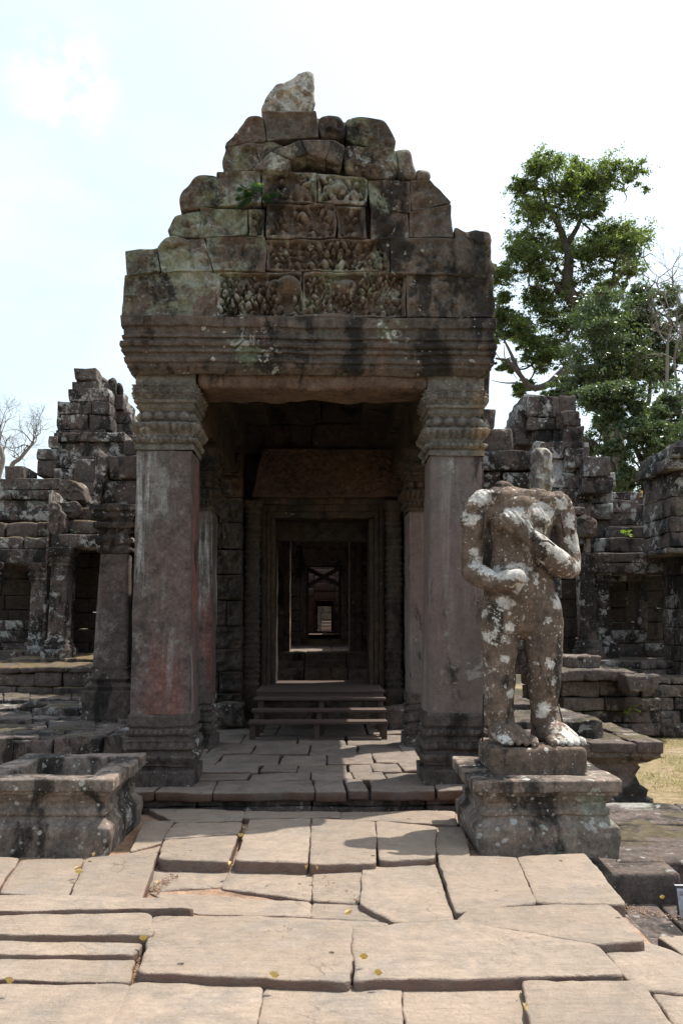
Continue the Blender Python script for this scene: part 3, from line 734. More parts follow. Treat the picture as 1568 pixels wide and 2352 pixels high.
m.build('beam', M['lintel'], gate)
m = MB()   # side beams from front to rear pillars, corbelled vault above
zbs = zat(893, YF) + .02
for sx in (-1, 1):
    x0, x1 = (xL + .05, xL + .58) if sx < 0 else (xR - .58, xR + .06)
    sbox(m, x0, x1, YF + .62, 12.6, zbs + .02, zbs + .5, r=.03, res=.15, amp=.02, seed=55 + sx)
    for k in range(6):
        a = .12 + k * .26 if k else .0
        xa, xb = (xL + .05 + a, xL + .70 + a) if sx < 0 else (xR - .70 - a, xR - .05 - a)
        y = YF + .66
        while y < 12.6:
            w = random.uniform(.6, .95); sbox(m, xa, xb, y, min(y + w - .01, 12.62), zbs + .5 + k * .3, zbs + .8 + k * .3 - .004, r=.03, res=.16, amp=.02, seed=int(y * 10) + k + 60); y += w
sbox(m, -1.3, 1.0, YF + .66, 12.6, zbs + .5 + 5.2 * .3, zbs + .5 + 6.3 * .3, r=.05, res=.2, amp=.03, seed=70)
m.build('vault', M['inner'], gate)

# pediment: each block traced on the gable plane, with real thickness
YP = YF - .02
fr1 = None
def wz(x, y): p = at(*Z1(x, y), YP); return p[0], p[2]
gx0, gz0 = wz(434, 982); gx1, gz1 = wz(1130, 822)
e1 = wz(690, 872); e2 = wz(905, 880)
mpp = .6225 * YP / F
friezeA = frieze(gx0, gx1, gz0, gz1, 3, .085, 5, elephants=[(e1[0], e1[1], 62 * mpp, 42 * mpp), (e2[0], e2[1] + .03, 46 * mpp, 34 * mpp)])
hx0, hz0 = wz(600, 815); hx1, hz1 = wz(1060, 698)
friezeB = frieze(hx0, hx1, hz0, hz1, 2, .085, 8)
kx0, kz0 = wz(552, 694); kx1, kz1 = wz(975, 565)
friezeC = frieze(kx0, kx1, kz0, kz1, 2, .11, 12, base=-.10, fig=.14)
lx0, lz0 = wz(604, 558); lx1, lz1 = wz(980, 462)
friezeD = frieze(lx0, lx1, lz0, lz1, 1, .15, 19, base=-.10, fig=.16)
def naga(seed): return relsum(vines(6, .05, seed), vines(15, .026, seed + 1), vines(3, .035, seed + 2))
frame_v = relsum(vines(5, .045, 4), vines(13, .026, 6), vines(26, .010, 5))
PB = [ # tl,tr,br,bl in the pediment view, plane offset, relief
 ([(92, 828), (430, 815), (430, 985), (78, 985)], 0, frame_v), ([(430, 818), (745, 818), (750, 985), (430, 985)], .0, friezeA), ([(747, 818), (1130, 818), (1130, 985), (752, 985)], .0, friezeA), ([(1132, 822), (1450, 842), (1458, 985), (1132, 985)], -.01, frame_v),
 ([(88, 738), (208, 735), (222, 818), (98, 828)], -.03, frame_v), ([(214, 722), (385, 690), (415, 815), (225, 818)], -.02, naga(3)), ([(385, 688), (608, 690), (612, 815), (416, 815)], -.03, naga(4)),
 ([(612, 698), (1068, 700), (1072, 815), (614, 815)], 0, friezeB), ([(1070, 690), (1345, 690), (1345, 835), (1074, 822)], -.04, naga(5)),
 ([(372, 578), (545, 588), (545, 682), (368, 690)], -.02, naga(6)), ([(547, 588), (608, 590), (606, 690), (547, 682)], -.01, friezeC),
 ([(610, 565), (868, 568), (870, 690), (612, 694)], .0, friezeC), ([(873, 570), (980, 580), (982, 696), (874, 692)], .0, friezeC), ([(1000, 588), (1138, 600), (1138, 696), (1000, 698)], -.04, None), ([(1141, 596), (1298, 566), (1304, 690), (1141, 692)], -.02, naga(7)),
 ([(430, 450), (592, 446), (592, 560), (430, 575)], -.03, naga(8)), ([(595, 444), (798, 450), (800, 562), (600, 560)], .0, friezeD), ([(801, 450), (985, 474), (985, 575), (801, 562)], .0, friezeD),
 ([(988, 476), (1140, 482), (1145, 596), (1000, 588)], -.03, None), ([(1142, 482), (1218, 476), (1300, 562), (1146, 594)], -.01, naga(9)),
 ([(600, 228), (800, 224), (806, 318), (622, 336)], -.02, naga(12)), ([(570, 350), (640, 338), (700, 365), (600, 442)], -.03, None),
]
m = MB()
for k, (q, off, rel) in enumerate(PB):
    fine = .0095 if rel in (friezeA, friezeB, friezeC, friezeD) else .028
    sq(m, q, YP + off, .62 + random.uniform(-.06, .06) - off, Z1, r=.016, res=fine, amp=.012, f=6, seed=500 + k, relief=rel or naga(40 + k))
AO, AI = [(560, 438), (634, 374), (740, 330), (860, 328), (904, 352)], [(684, 444), (706, 404), (762, 380), (832, 404), (886, 424)]
for k in range(4): sq(m, [AO[k], AO[k + 1], AI[k + 1], AI[k]], YP - .09, .5, Z1, r=.02, res=.025, amp=.008, f=6, seed=580 + k, relief=relsum(vines(12, .008, 3)))
PP = [ # irregular outlines
 ([(450, 350), (482, 318), (545, 238), (600, 230), (618, 334), (500, 350), (462, 362)], -.02, naga(13)),
 ([(806, 245), (840, 234), (885, 234), (905, 262), (903, 322), (815, 320)], -.03, naga(14)), ([(905, 245), (960, 240), (1050, 254), (1082, 300), (1100, 325), (1088, 352), (990, 356), (905, 322)], -.01, naga(15)),
 ([(448, 400), (465, 352), (618, 336), (600, 400), (572, 440), (452, 446)], -.03, naga(16)),
 ([(690, 424), (760, 384), (830, 406), (880, 424), (884, 446), (690, 446)], .22, None),
 ([(895, 348), (1090, 352), (1098, 440), (1090, 474), (990, 470), (900, 425)], -.04, naga(17)), ([(1090, 362), (1145, 358), (1165, 430), (1160, 478), (1095, 474)], -.02, None), ([(1165, 432), (1210, 433), (1222, 452), (1220, 475), (1162, 480)], .0, None),
 ([(285, 548), (292, 522), (340, 470), (360, 452), (430, 450), (432, 574), (330, 585), (292, 588)], -.04, naga(18)),
 ([(245, 672), (268, 605), (330, 590), (374, 580), (370, 688), (300, 694)], -.03, naga(19)), ([(206, 716), (240, 684), (300, 682), (330, 694), (325, 712), (250, 722)], -.06, None),
 ([(1305, 640), (1345, 672), (1382, 655), (1440, 660), (1450, 740), (1446, 792), (1468, 790), (1440, 842), (1345, 834)], -.05, vines(9, .04, 21)), ([(1300, 690), (1350, 680), (1400, 760), (1380, 835), (1310, 830)], -.06, None),
]
for k, (q, off, rel) in enumerate(PP): stone_poly(m, q, YP + off, .6 - off, Z1, r=.045, step=.03, amp=.016, f=7, seed=600 + k, relief=rel, rings=16)
stone_poly(m, [(110, 975), (110, 760), (260, 710), (290, 610), (330, 540), (420, 470), (480, 430), (490, 370), (560, 300), (620, 250), (780, 240), (1040, 280), (1060, 380), (1130, 450), (1180, 500), (1260, 590), (1290, 680), (1420, 720), (1430, 975)], YP + .22, .34, Z1, r=.03, step=.08, amp=.02, seed=690)
m.build('pediment', M['pediment'], gate)
m = MB(); stone_poly(m, [(590, 224), (596, 195), (638, 128), (712, 96), (748, 70), (788, 68), (790, 110), (780, 224), (700, 238), (620, 234)], YP + .1, .42, Z1, r=.06, step=.02, amp=.022, f=9, seed=640, relief=vines(8, .05, 33), rings=18)
m.build('finial', M['finial'], gate)

# back wall of the porch with the carved door surround
YW = 12.6
m = MB()
wl = [(300, 1660), (300, 900), (1150, 900), (1150, 1660)]
def dvl(x, z):
    P = np.stack([x, np.zeros_like(x), z], 1); return .035 * np.tanh(7 * vn(P, 9, 41)) + .015 * np.tanh(6 * vn(P, 22, 4))
masonry(m, [(395, 1640), (395, 880), (556, 880), (556, 1640)], YW - .35, .8, ch=.34, bw=.5, amp=.014, seed=3, relief=dvl, res=.016)
masonry(m, [(930, 1640), (930, 880), (1110, 880), (1110, 1640)], YW - .35, .8, ch=.34, bw=.5, amp=.014, seed=4, relief=dvl, res=.016)
masonry(m, [(556, 1040), (560, 850), (925, 850), (930, 1040)], YW + .05, .7, ch=.42, bw=.9, amp=.02, seed=5)
masonry(m, [(556, 1660), (556, 1140), (602, 1140), (602, 1660)], YW + .05, .7, ch=.3, bw=.8, amp=.014, seed=6)
masonry(m, [(878, 1660), (878, 1140), (930, 1140), (930, 1660)], YW + .05, .7, ch=.3, bw=.8, amp=.014, seed=7)
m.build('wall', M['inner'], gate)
m = MB(); sbox(m, -2, 2, 13.32, 13.42, 2.9, 5.6, res=.4); m.build('backing_slab', M['inner'], gate)  # thin backing added to block sky light leaking through the joints
m = MB()
a0, a1 = at(597, 1142, YW - .12), at(930, 1030, YW - .12)
lf = relsum(frieze(a0[0] + .05, a1[0] - .05, a0[2] + .05, a1[2] - .04, 3, .12, 77, base=-.02, fig=.035), vines(12, .01, 5))
sq(m, [(603, 1030), (922, 1030), (932, 1142), (576, 1142)], YW - .12, .5, r=.03, res=.014, amp=.01, seed=80, relief=lf)
m.build('carved_lintel', M['inner_red'], gate)
for (x0, x1) in ((556, 600), (884, 928)):
    m = MB(); cx = (xat(x0, YW - .2) + xat(x1, YW - .2)) / 2; hw = (xat(x1, YW - .2) - xat(x0, YW - .2)) / 2; z0, z1 = zat(1600, YW - .2), zat(1150, YW - .2)
    pr_ = [(z0 - .2, .05), (z0 + .1, .05), (z0 + .12, 0)]; z = z0 + .14
    while z < z1 - .12: pr_ += [(z, 0), (z + .02, .018), (z + .05, .018), (z + .06, 0)]; z += random.choice((.08, .11, .17))
    pr_ += [(z1 - .1, .03), (z1, .05)]
    loft(m, cx, YW - .2 + hw, pr_, hw - .03, hw - .03, res=.025, zres=.015, rc=.06, amp=.008, f=8, seed=81)
    m.build('colonette', M['inner'], gate)
# first door frame
def frame(parent, Y, D, xo0, xo1, yo0, xi0, xi1, yi0, ybot, mat, steps=3, name='door_frame'):
    m = MB()
    for k in range(steps):
        t = k / steps; u = (k + 1) / steps
        xa, xb = xo0 + (xi0 - xo0) * t, xo0 + (xi0 - xo0) * u; xc, xd = xo1 + (xi1 - xo1) * t, xo1 + (xi1 - xo1) * u
        ya, yb = yo0 + (yi0 - yo0) * t, yo0 + (yi0 - yo0) * u; off = .04 * k
        dd = D - off
        rects(m, xa, yb, xb - .3, ybot, Y + off, dd, r=.012, res=.12, amp=.008, seed=k + int(Y * 7))
        rects(m, xc + .3, yb, xd, ybot, Y + off, dd, r=.012, res=.12, amp=.008, seed=k + 9 + int(Y * 7)) if xd > xc else rects(m, xd + .3, yb, xc, ybot, Y + off, dd, r=.012, res=.12, amp=.008, seed=k + 9 + int(Y * 7))
        rects(m, xa, ya, xc, yb - .3, Y + off, dd, r=.012, res=.12, amp=.012, seed=k + 19 + int(Y * 7))
    return m.build(name, mat, parent)
frame(gate, YW + .02, .8, 600, 882, 1143, 632, 848, 1190, 1600, M['inner'], 3)
#@@INSIDE
# chamber behind the first door: side walls and roof, open to the sky just behind the door
m = MB()
for sx in (-1, 1):
    y = 13.45; m = MB()
    for k in range(8):
        for j in range(9):
            if k < 2 and j > 6 and sx > 0: continue
            xa = sx * 1.35 + .0; x0, x1 = (xa - .6, xa) if sx < 0 else (xa, xa + .6)
            sbox(m, x0, x1, y + k * .5, y + k * .5 + .495, .3 + j * .42, .3 + j * .42 + .415, r=.02, res=.25, amp=.012, seed=k * 9 + j + 700)
    m.build('wall', M['inner_brightened'], gate)
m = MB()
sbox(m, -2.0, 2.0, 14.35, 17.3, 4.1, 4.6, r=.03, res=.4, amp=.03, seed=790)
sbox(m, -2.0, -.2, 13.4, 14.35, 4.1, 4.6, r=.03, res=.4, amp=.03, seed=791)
m.build('roof', M['inner_brightened'], gate)
# inner floor and the steps seen through the door
m = MB()
sbox(m, -2, 2, 12.75, 17.0, -.1, .42, r=.03, res=.3, amp=.015, seed=800)
zs2 = gr; 
for k, (ya, yb) in enumerate(((1537, 1552), (1519, 1536), (1499, 1518))):
    Yk = 15.2 + k * .55; z = zat(ya, Yk)
    for (x0, x1) in ((-1.2, -.35), (-.34, .45), (.46, 1.2)): sbox(m, x0, x1, Yk + random.uniform(-.03, .03), 17.6, .2, z + random.uniform(-.012, .012), r=.03, res=.14, amp=.018, seed=810 + k * 3 + int(x0 * 2))
m.build('step', M['inner_brightened'], gate)

def doorwall(Y, xo0, xo1, ytop, xi0, xi1, yi0, ybot, mat, label, fx, seed, D=.7, ybw=None):
    e = tag(empty('inner_gateway', (0, Y, 0)), label, 'doorway', 'doorways in line behind the porch')
    m = MB(); b = ybw or ybot
    masonry(m, [(xo0, b), (xo0, ytop), (xi0 - fx, ytop), (xi0 - fx, b)], Y, D, ch=.34, bw=.6, seed=seed)
    masonry(m, [(xi1 + fx, b), (xi1 + fx, ytop), (xo1, ytop), (xo1, b)], Y, D, ch=.34, bw=.6, seed=seed + 1)
    masonry(m, [(xi0 - fx, yi0 - fx), (xi0 - fx, ytop), (xi1 + fx, ytop), (xi1 + fx, yi0 - fx)], Y, D, ch=.34, bw=.7, seed=seed + 2)
    m.build('wall', mat, e)
    frame(e, Y - .06, D, xi0 - fx, xi1 + fx, yi0 - fx, xi0, xi1, yi0, ybot, mat, 2)
    return e
g2 = doorwall(17.2, 600, 880, 1090, 665, 803, 1229, 1500, M['inner_brightened'], 'second doorway of dark stone, seen directly through the first, with a lit floor behind', 28, 850, ybw=1540)
g3 = doorwall(23.5, 600, 880, 1040, 702, 783, 1300, 1468, M['inner_brightened'], 'third doorway in line, in a plain block wall beyond a strip of sunlit floor', 12, 860, ybw=1500)
# court between second and third doorways
m = MB()
zc2 = zat(1497, 17.3)
for y0 in np.arange(17.5, 23.5, 1.0):
    for (x0, x1) in ((-2.2, -.9), (-.89, .2), (.21, 2.2)): sbox(m, x0, x1, y0, y0 + .99, zc2 - .5, zc2 - .005, r=.02, res=.2, amp=.01, seed=int(y0 * 7 + x0 * 3))
tag(m.build('court_floor', M['porch']), kind='structure')
for sx in (-1, 1):
    m = MB()
    for y0 in np.arange(17.9, 23.5, .7):
        for j in range(8):
            x0, x1 = (-1.75, -1.25) if sx < 0 else (1.25, 1.75)
            sbox(m, x0, x1, y0, y0 + .69, zc2 + j * .4, zc2 + j * .4 + .39, r=.02, res=.3, amp=.015, seed=int(y0 * 7) + j)
    m.build('wall', M['gallery'], g2)
m = MB()
for k, y0 in enumerate(np.arange(20.2, 23.4, .8)): sbox(m, -2.1, 2.1, y0, y0 + .79, zc2 + 3.2, zc2 + 3.7, r=.03, res=.3, amp=.03, seed=870 + k)
m.build('roof', M['inner_brightened'], g2)  # unseen roof added over the court to darken its walls
# brace of two crossed timbers in the third doorway
br = tag(empty('timber_brace', (xat(742, 24.3), 24.3, zat(1340, 24.3))), 'crossed timber brace propping the head of the third doorway in line', 'brace')
for (xa, ya, xb, yb) in ((704, 1305, 782, 1345), (708, 1345, 779, 1305)):
    m = MB(); a, b = at(xa, ya, 24.3 + (.07 if xb == 779 else 0)), at(xb, yb, 24.3 + (.07 if xb == 779 else 0)); u = (b - a) / np.linalg.norm(b - a); n = np.array([-u[2], 0, u[0]]) * .06
    stone_hex(m, [a - n, b - n, b + n, a + n] + [p + (0, .06, 0) for p in (a - n, b - n, b + n, a + n)], r=.006, res=.3, amp=.003); m.build('beam', M['wood_grey'], br)
for (x0, x1) in ((703, 709), (777, 783)):
    m = MB(); rects(m, x0, 1300, x1, 1466, 24.26, .07, r=.006, res=.3, amp=.003); m.build('post', M['wood_grey'], br)
# covered gallery beyond
g4 = doorwall(36, 640, 850, 1200, 725, 765, 1382, 1464, M['porch'], 'small far doorway with a pale stone frame at the end of the covered passage', 4, 880, ybw=1480)
m = MB()
for sx in (-1, 1): 
    x0, x1 = (-1.9, -1.2) if sx < 0 else (1.2, 1.9)
    for j in range(6): sbox(m, x0, x1, 24.3, 36, .6 + j * .6, .6 + j * .6 + .595, r=.02, res=.5, amp=.02, seed=j + 900)
sbox(m, -1.9, 1.9, 24.3, 34.6, 4.2, 4.8, r=.02, res=.6, amp=.03, seed=910)
sbox(m, -1.9, 1.9, 24.3, 46, .3, zat(1468, 23.9), r=.02, res=.6, amp=.01, seed=911)
m.build('passage', M['inner_brightened'], g3)
g5 = doorwall(46, 660, 830, 1250, 730, 760, 1393, 1452, M['inner_brightened'], 'farthest and smallest doorway, a dark square inside the pale frame', 3, 920, ybw=1470)
m = MB()
for sx in (-1, 1):
    x0, x1 = (-1.9, -1.2) if sx < 0 else (1.2, 1.9)
    sbox(m, x0, x1, 36.7, 46, .6, 4.2, r=.02, res=.5, amp=.02, seed=930)
sbox(m, -1.9, 1.9, 37.4, 46, 4.2, 4.8, r=.02, res=.6, amp=.03, seed=931)
m.build('passage', M['inner_brightened'], g4)
m = MB(); masonry(m, [(600, 1500), (600, 1330), (900, 1330), (900, 1500)], 60, .6, ch=.5, bw=.9, seed=945); tag(m.build('block_wall', M['inner']), 'dark backing wall added to shut out the sky beyond the last doorway', 'wall')  # backing added in dark stone so the corridor ends dark
m = MB()
for j in range(4): sbox(m, -.1, .55, 56 + j * .5, 56.5 + j * .5, .3, 1.0 + j * .22, r=.02, res=.3, amp=.01, seed=940 + j)
tag(m.build('stone_steps', M['porch']), 'pale sunlit steps glimpsed through the farthest doorway', 'steps')

# ------------------------------------------------------------------ wooden stair
st = tag(empty('wooden_staircase', (0, 11, PZ)), 'dark brown wooden steps with open treads leading up to the temple doorway', 'steps')
Y0 = 10.6
treads = [(575, 887, 1657, Y0), (582, 885, 1630, Y0 + .30), (587, 884, 1603, Y0 + .60)]
zz = []
for (x0, x1, y, Yk) in treads:
    z = zat(y, Yk); zz.append(z); a, b = xat(x0, Yk), xat(x1, Yk)
    m = MB(); sbox(m, a, b, Yk, Yk + .26, z - .035, z, r=.005, res=.3, amp=.002); m.build('tread', M['wood'], st)
zp = zat(1586, Y0 + .9); a, b = xat(592, Y0 + .9), xat(882, Y0 + .9)
m = MB()
for k in range(9): sbox(m, a, b, Y0 + .9 + k * .23, Y0 + .9 + k * .23 + .222, zp - .03, zp + random.uniform(-.002, .002), r=.004, res=.3, amp=.002, seed=k)
m.build('platform', M['wood'], st)
m = MB(); sbox(m, a + .02, b - .02, Y0 + .92, Y0 + .96, zp - .13, zp - .032, r=.005, res=.3, amp=.002); m.build('fascia', M['wood'], st)
for xx in (a + .05, (a + b) / 2 - .02, b - .11):
    for k in range(3):
        Yk = Y0 + .3 * k + .06
        m = MB(); sbox(m, xx - .03 * (2 - k) * (1 if xx < 0 else 0), xx - .03 * (2 - k) * (1 if xx < 0 else 0) + .07, Yk, Yk + .08, PZ - .02, zz[k] - .036, r=.005, res=.3, amp=.002); m.build('leg', M['wood'], st)
    m = MB(); sbox(m, xx, xx + .06, Y0 + 1.0, Y0 + 1.08, PZ, zp - .033, r=.005, res=.3, amp=.002); m.build('leg', M['wood'], st)
# loose blocks on the porch floor beside the stair
for (x0, x1, y0, y1, Yk, lab) in ((492, 560, 1618, 1662, 11.6, 'low worn threshold block in the shade left of the wooden steps'), (884, 938, 1628, 1668, 11.5, 'broken threshold block right of the wooden steps, lit by the sun')):
    m = MB(); rects(m, x0, y0, x1, y1 + 10, Yk, .5, r=.05, res=.06, amp=.03, seed=x0); tag(m.build('stone_block', M['terrace']), lab, 'stone')
#@@SIDES
# ------------------------------------------------------------------ left galleries (traced in the left detail view)
def simple_pillar(parent, x0, x1, ytop, ybot, Y, mat, seed, capmat=None, D=None, zf=Z2):
    px0, _ = zf(x0, 0); px1, _ = zf(x1, 0); _, pt = zf(0, ytop); _, pb = zf(0, ybot)
    a, b = xat(px0, Y), xat(px1, Y); hw = (b - a) / 2; zt_, zb0 = zat(pt, Y), zat(pb, Y); H = zt_ - zb0
    pr = [(zb0 - .15, .10), (zb0 + .10, .10), (zb0 + .12, .06), (zb0 + .17, .08), (zb0 + .22, .03), (zb0 + .27, .05), (zb0 + .31, .0),
          (zt_ - .42, -.01), (zt_ - .40, .03), (zt_ - .36, .03), (zt_ - .34, .0), (zt_ - .30, .05), (zt_ - .24, .05), (zt_ - .22, .02), (zt_ - .14, .08), (zt_ - .02, .10), (zt_, .10)]
    hy = (D or 2 * hw) / 2
    m = MB(); loft(m, (a + b) / 2, Y + hy, pr, hw, hy, res=.06, zres=.03, rc=.02, amp=.016, f=4, seed=seed, relief=beads(.09, zt_ - .27, .03, .015)); return m.build('pillar', mat, parent)
def mould(n, a):       # alternating projecting courses
    return lambda t: a * (.5 + .5 * math.sin(t * n * math.pi))

tw = tag(empty('ruined_tower', (xat(240, 22), 22, GZ)), 'stepped stone tower left of the porch, its broken top two blocks wide', 'tower', 'ruined towers of the temple wings')
m = MB()
masonry(m, [(435, 110), (500, 108), (575, 145), (592, 160), (580, 225), (600, 265), (470, 265), (428, 258), (418, 190), (438, 180)], 22.0, 1.3, Z2, ch=.42, bw=1.2, jit=.08, amp=.03, seed=11)
masonry(m, [(400, 268), (640, 230), (650, 330), (655, 400), (640, 500), (580, 560), (335, 560), (340, 320), (400, 320)], 21.9, 1.6, Z2, ch=.40, bw=.8, jit=.06, amp=.03, seed=12, proj=mould(5, .10))
masonry(m, [(580, 200), (700, 240), (740, 330), (775, 365), (775, 440), (790, 480), (790, 640), (640, 640), (600, 400), (600, 240)], 22.7, 1.4, Z2, ch=.34, bw=.7, jit=.05, amp=.025, seed=13, proj=mould(9, .16))
masonry(m, [(325, 490), (740, 490), (760, 600), (790, 700), (325, 700)], 21.6, 1.8, Z2, ch=.36, bw=.9, jit=.07, amp=.025, seed=14, proj=mould(3, .1))
masonry(m, [(285, 505), (335, 500), (340, 600), (330, 740), (215, 740), (215, 565), (280, 555)], 21.4, 1.8, Z2, ch=.36, bw=.9, jit=.10, amp=.03, seed=15)
masonry(m, [(310, 680), (580, 640), (580, 1180), (310, 1180)], 21.2, 1.4, Z2, ch=.36, bw=.8, jit=.05, amp=.02, seed=16)
m.build('wall', M['gallery'], tw)
for (q, off) in (([(592, 205), (594, 170), (610, 152), (628, 170), (632, 205)], 0), ([(634, 225), (636, 175), (660, 150), (682, 172), (684, 228)], .0), ([(682, 225), (684, 182), (700, 180), (718, 210), (715, 258), (690, 258)], .1)):
    m = MB(); stone_poly(m, q, 22.6 + off, .3, Z2, r=.10, step=.05, amp=.03, f=6, seed=int(q[0][0])); m.build('antefix', M['gallery'], tw)

gl = tag(empty('ruined_gallery', (xat(60, 20), 20, GZ)), 'low roofed stone gallery at the left edge with square pillars and a mossy half vault', 'building')
m = MB()
masonry(m, [(-400, 742), (-200, 730), (0, 745), (60, 690), (140, 680), (145, 735), (220, 730), (360, 745), (360, 1010), (-400, 1010)], 21.0, 1.0, Z2, ch=.28, bw=2.3, jit=.02, amp=.02, seed=21, proj=mould(6, .16)); m.build('wall', M['gallery'], gl); m = MB()
masonry(m, [(-400, 1250), (-400, 1700), (180, 1700), (180, 1250)], 22.3, .6, Z2, ch=.4, bw=.8, seed=22); m.build('wall', M['inner'], gl); m = MB()  # recess wall in darker stone, deepening the shade by colour
masonry(m, [(-400, 1590), (-400, 1800), (180, 1800), (180, 1590)], 20.4, .8, Z2, ch=.3, bw=.9, seed=23)
m.build('wall', M['gallery'], gl)
m = MB(); masonry(m, [(-400, 1005), (290, 1005), (290, 1172), (-400, 1172)], 19.6, 2.2, Z2, ch=.28, bw=.6, r=.06, jit=.05, amp=.03, seed=24, slope=.85)
m.build('roof', M['roof'], gl)
m = MB(); masonry(m, [(-400, 1172), (300, 1172), (300, 1256), (-400, 1256)], 19.5, .8, Z2, ch=.26, bw=1.6, jit=.02, amp=.015, seed=25, proj=mould(2, .10)); m.build('beam', M['gallery'], gl)
simple_pillar(gl, 186, 275, 1254, 1770, 19.3, M['gallery'], 26)
simple_pillar(gl, -60, -5, 1254, 1770, 19.3, M['gallery'], 27)

pv2 = tag(empty('side_porch', (xat(150, 18.6), 18.6, GZ)), 'small side porch left of the great porch, its black doorway under a broken gabled roof', 'porch')
m = MB()
for k, (q, off) in enumerate((([(288, 880), (310, 870), (345, 900), (390, 960), (395, 1080), (290, 1090)], 0), ([(350, 800), (360, 770), (400, 748), (450, 770), (475, 810), (500, 885), (430, 890), (350, 880)], .25), ([(340, 885), (430, 885), (470, 905), (440, 970), (410, 1000), (345, 960)], .12))):
    stone_poly(m, q, 18.2 + off, .9, Z2, r=.05, step=.06, amp=.05, f=5, seed=30 + k, relief=vines(4, .06, k))
masonry(m, [(430, 895), (600, 880), (600, 1000), (430, 1000)], 18.7, 1.6, Z2, ch=.3, bw=.5, r=.06, jit=.05, amp=.03, seed=33, slope=.8)
masonry(m, [(400, 1000), (600, 1000), (600, 1082), (395, 1082)], 18.4, 1.6, Z2, ch=.3, bw=.6, r=.06, jit=.04, amp=.03, seed=34, slope=.3)
m.build('roof', M['roof'], pv2)
m = MB(); masonry(m, [(300, 1082), (640, 1082), (640, 1165), (300, 1165)], 18.1, .9, Z2, ch=.24, bw=2.2, jit=.02, amp=.015, seed=35, proj=mould(3, .08)); m.build('beam', M['gallery'], pv2)
simple_pillar(pv2, 298, 405, 1165, 1785, 18.15, M['gallery'], 36)
m = MB(); masonry(m, [(400, 1150), (400, 1820), (640, 1820), (640, 1150)], 21.0, .5, Z2, ch=.4, bw=.8, seed=37); m.build('back_wall', M['inner'], pv2); m = MB()  # back wall in darker stone so the doorway looks blacker
for j in range(10): sbox(m, xat(Z2(286, 0)[0], 19), xat(Z2(300, 0)[0], 19) , 18.8, 21, .6 + j * .4, 1.0 + j * .4 - .005, res=.3, seed=j + 3)
sbox(m, xat(Z2(300, 0)[0], 18.6), xat(Z2(760, 0)[0], 18.6), 18.9, 21.4, zat(Z2(0, 1100)[1], 18.6), zat(Z2(0, 1060)[1], 18.6) + .2, res=.4, seed=39)
m.build('wall', M['gallery'], pv2)

wg = tag(empty('side_pillar', (xat(265, 13), 13, .4)), 'dark square pillar carrying a broken gable stub just left of the great porch', 'pillar', 'pillars of the side wings')
YS = 13.0
a, b = xat(Z2(582, 0)[0], YS), xat(Z2(760, 0)[0], YS); hw = (b - a) / 2; zA, zB_ = zat(Z2(0, 1200)[1], YS), zat(Z2(0, 1860)[1], YS)
m = MB(); loft(m, (a + b) / 2, YS + hw, [(zB_, .03), (zA, -.01)], hw, hw, res=.06, zres=.06, rc=.015, amp=.008, f=2.5, seed=40, cap=False); m.build('shaft', M['pillar_red'], wg)
zc_, ze = zat(Z2(0, 2050)[1], YS), zat(Z2(0, 915)[1], YS)
m = MB(); loft(m, (a + b) / 2, YS + hw, [(zc_ - .3, .14), (zc_ + .12, .14), (zc_ + .13, .09), (zc_ + .2, .12), (zc_ + .27, .05), (zc_ + .32, .09), (zc_ + .37, .06), (zB_ - .06, .03), (zB_, .05), (zB_ + .01, .02)], hw, hw, res=.04, zres=.02, amp=.018, seed=41, relief=petals(.1, zc_ + .28, zc_ + .36, .015)); m.build('base', M['base'], wg)
H = ze - zA
m = MB(); loft(m, (a + b) / 2, YS + hw, [(zA, .0), (zA + .04, .03), (zA + .1, .03), (zA + .12, .0), (zA + .16, .05), (zA + .24, .05), (zA + .26, .01), (zA + H * .5, .03), (zA + H * .52, .10), (zA + H * .62, .11), (zA + H * .64, .06), (zA + H * .75, .13), (zA + H * .85, .12), (zA + H * .87, .16), (ze, .15)], hw, hw, res=.04, zres=.02, amp=.016, seed=42, relief=relsum(beads(.08, zA + .2, .03, .03), beads(.12, zA + .36, .06, .04), vines(9, .025, 5))); m.build('capital', M['gallery'], wg)
m = MB()
stone_poly(m, [(562, 590), (590, 580), (620, 605), (645, 640), (640, 700), (608, 760), (600, 915), (560, 915), (552, 700)], YS - .1, .8, Z2, r=.07, step=.04, amp=.035, f=6, seed=43, relief=vines(8, .03, 7))
masonry(m, [(640, 640), (740, 560), (820, 520), (820, 910), (606, 910), (612, 770), (640, 700)], YS - .02, 1.0, Z2, ch=.42, bw=.8, jit=.05, amp=.03, seed=44)
m.build('gable_stub', M['gallery'], wg)

# block wall between gate and left wing
def wing_wall(px0, px1, ytop, ybot, Y, seed, label, mat='gallery', D=4.5, **k):
    m = MB(); masonry(m, [(px0, ybot), (px0, ytop), (px1, ytop), (px1, ybot)], Y, D, ch=.4, bw=1.0, seed=seed, **k)
    return tag(m.build('block_wall', M[mat], None), label, 'wall')
wing_wall(303, 420, 1010, 1660, 13.6, 45, 'dark coursed block wall in the gap between the left porch pillars')

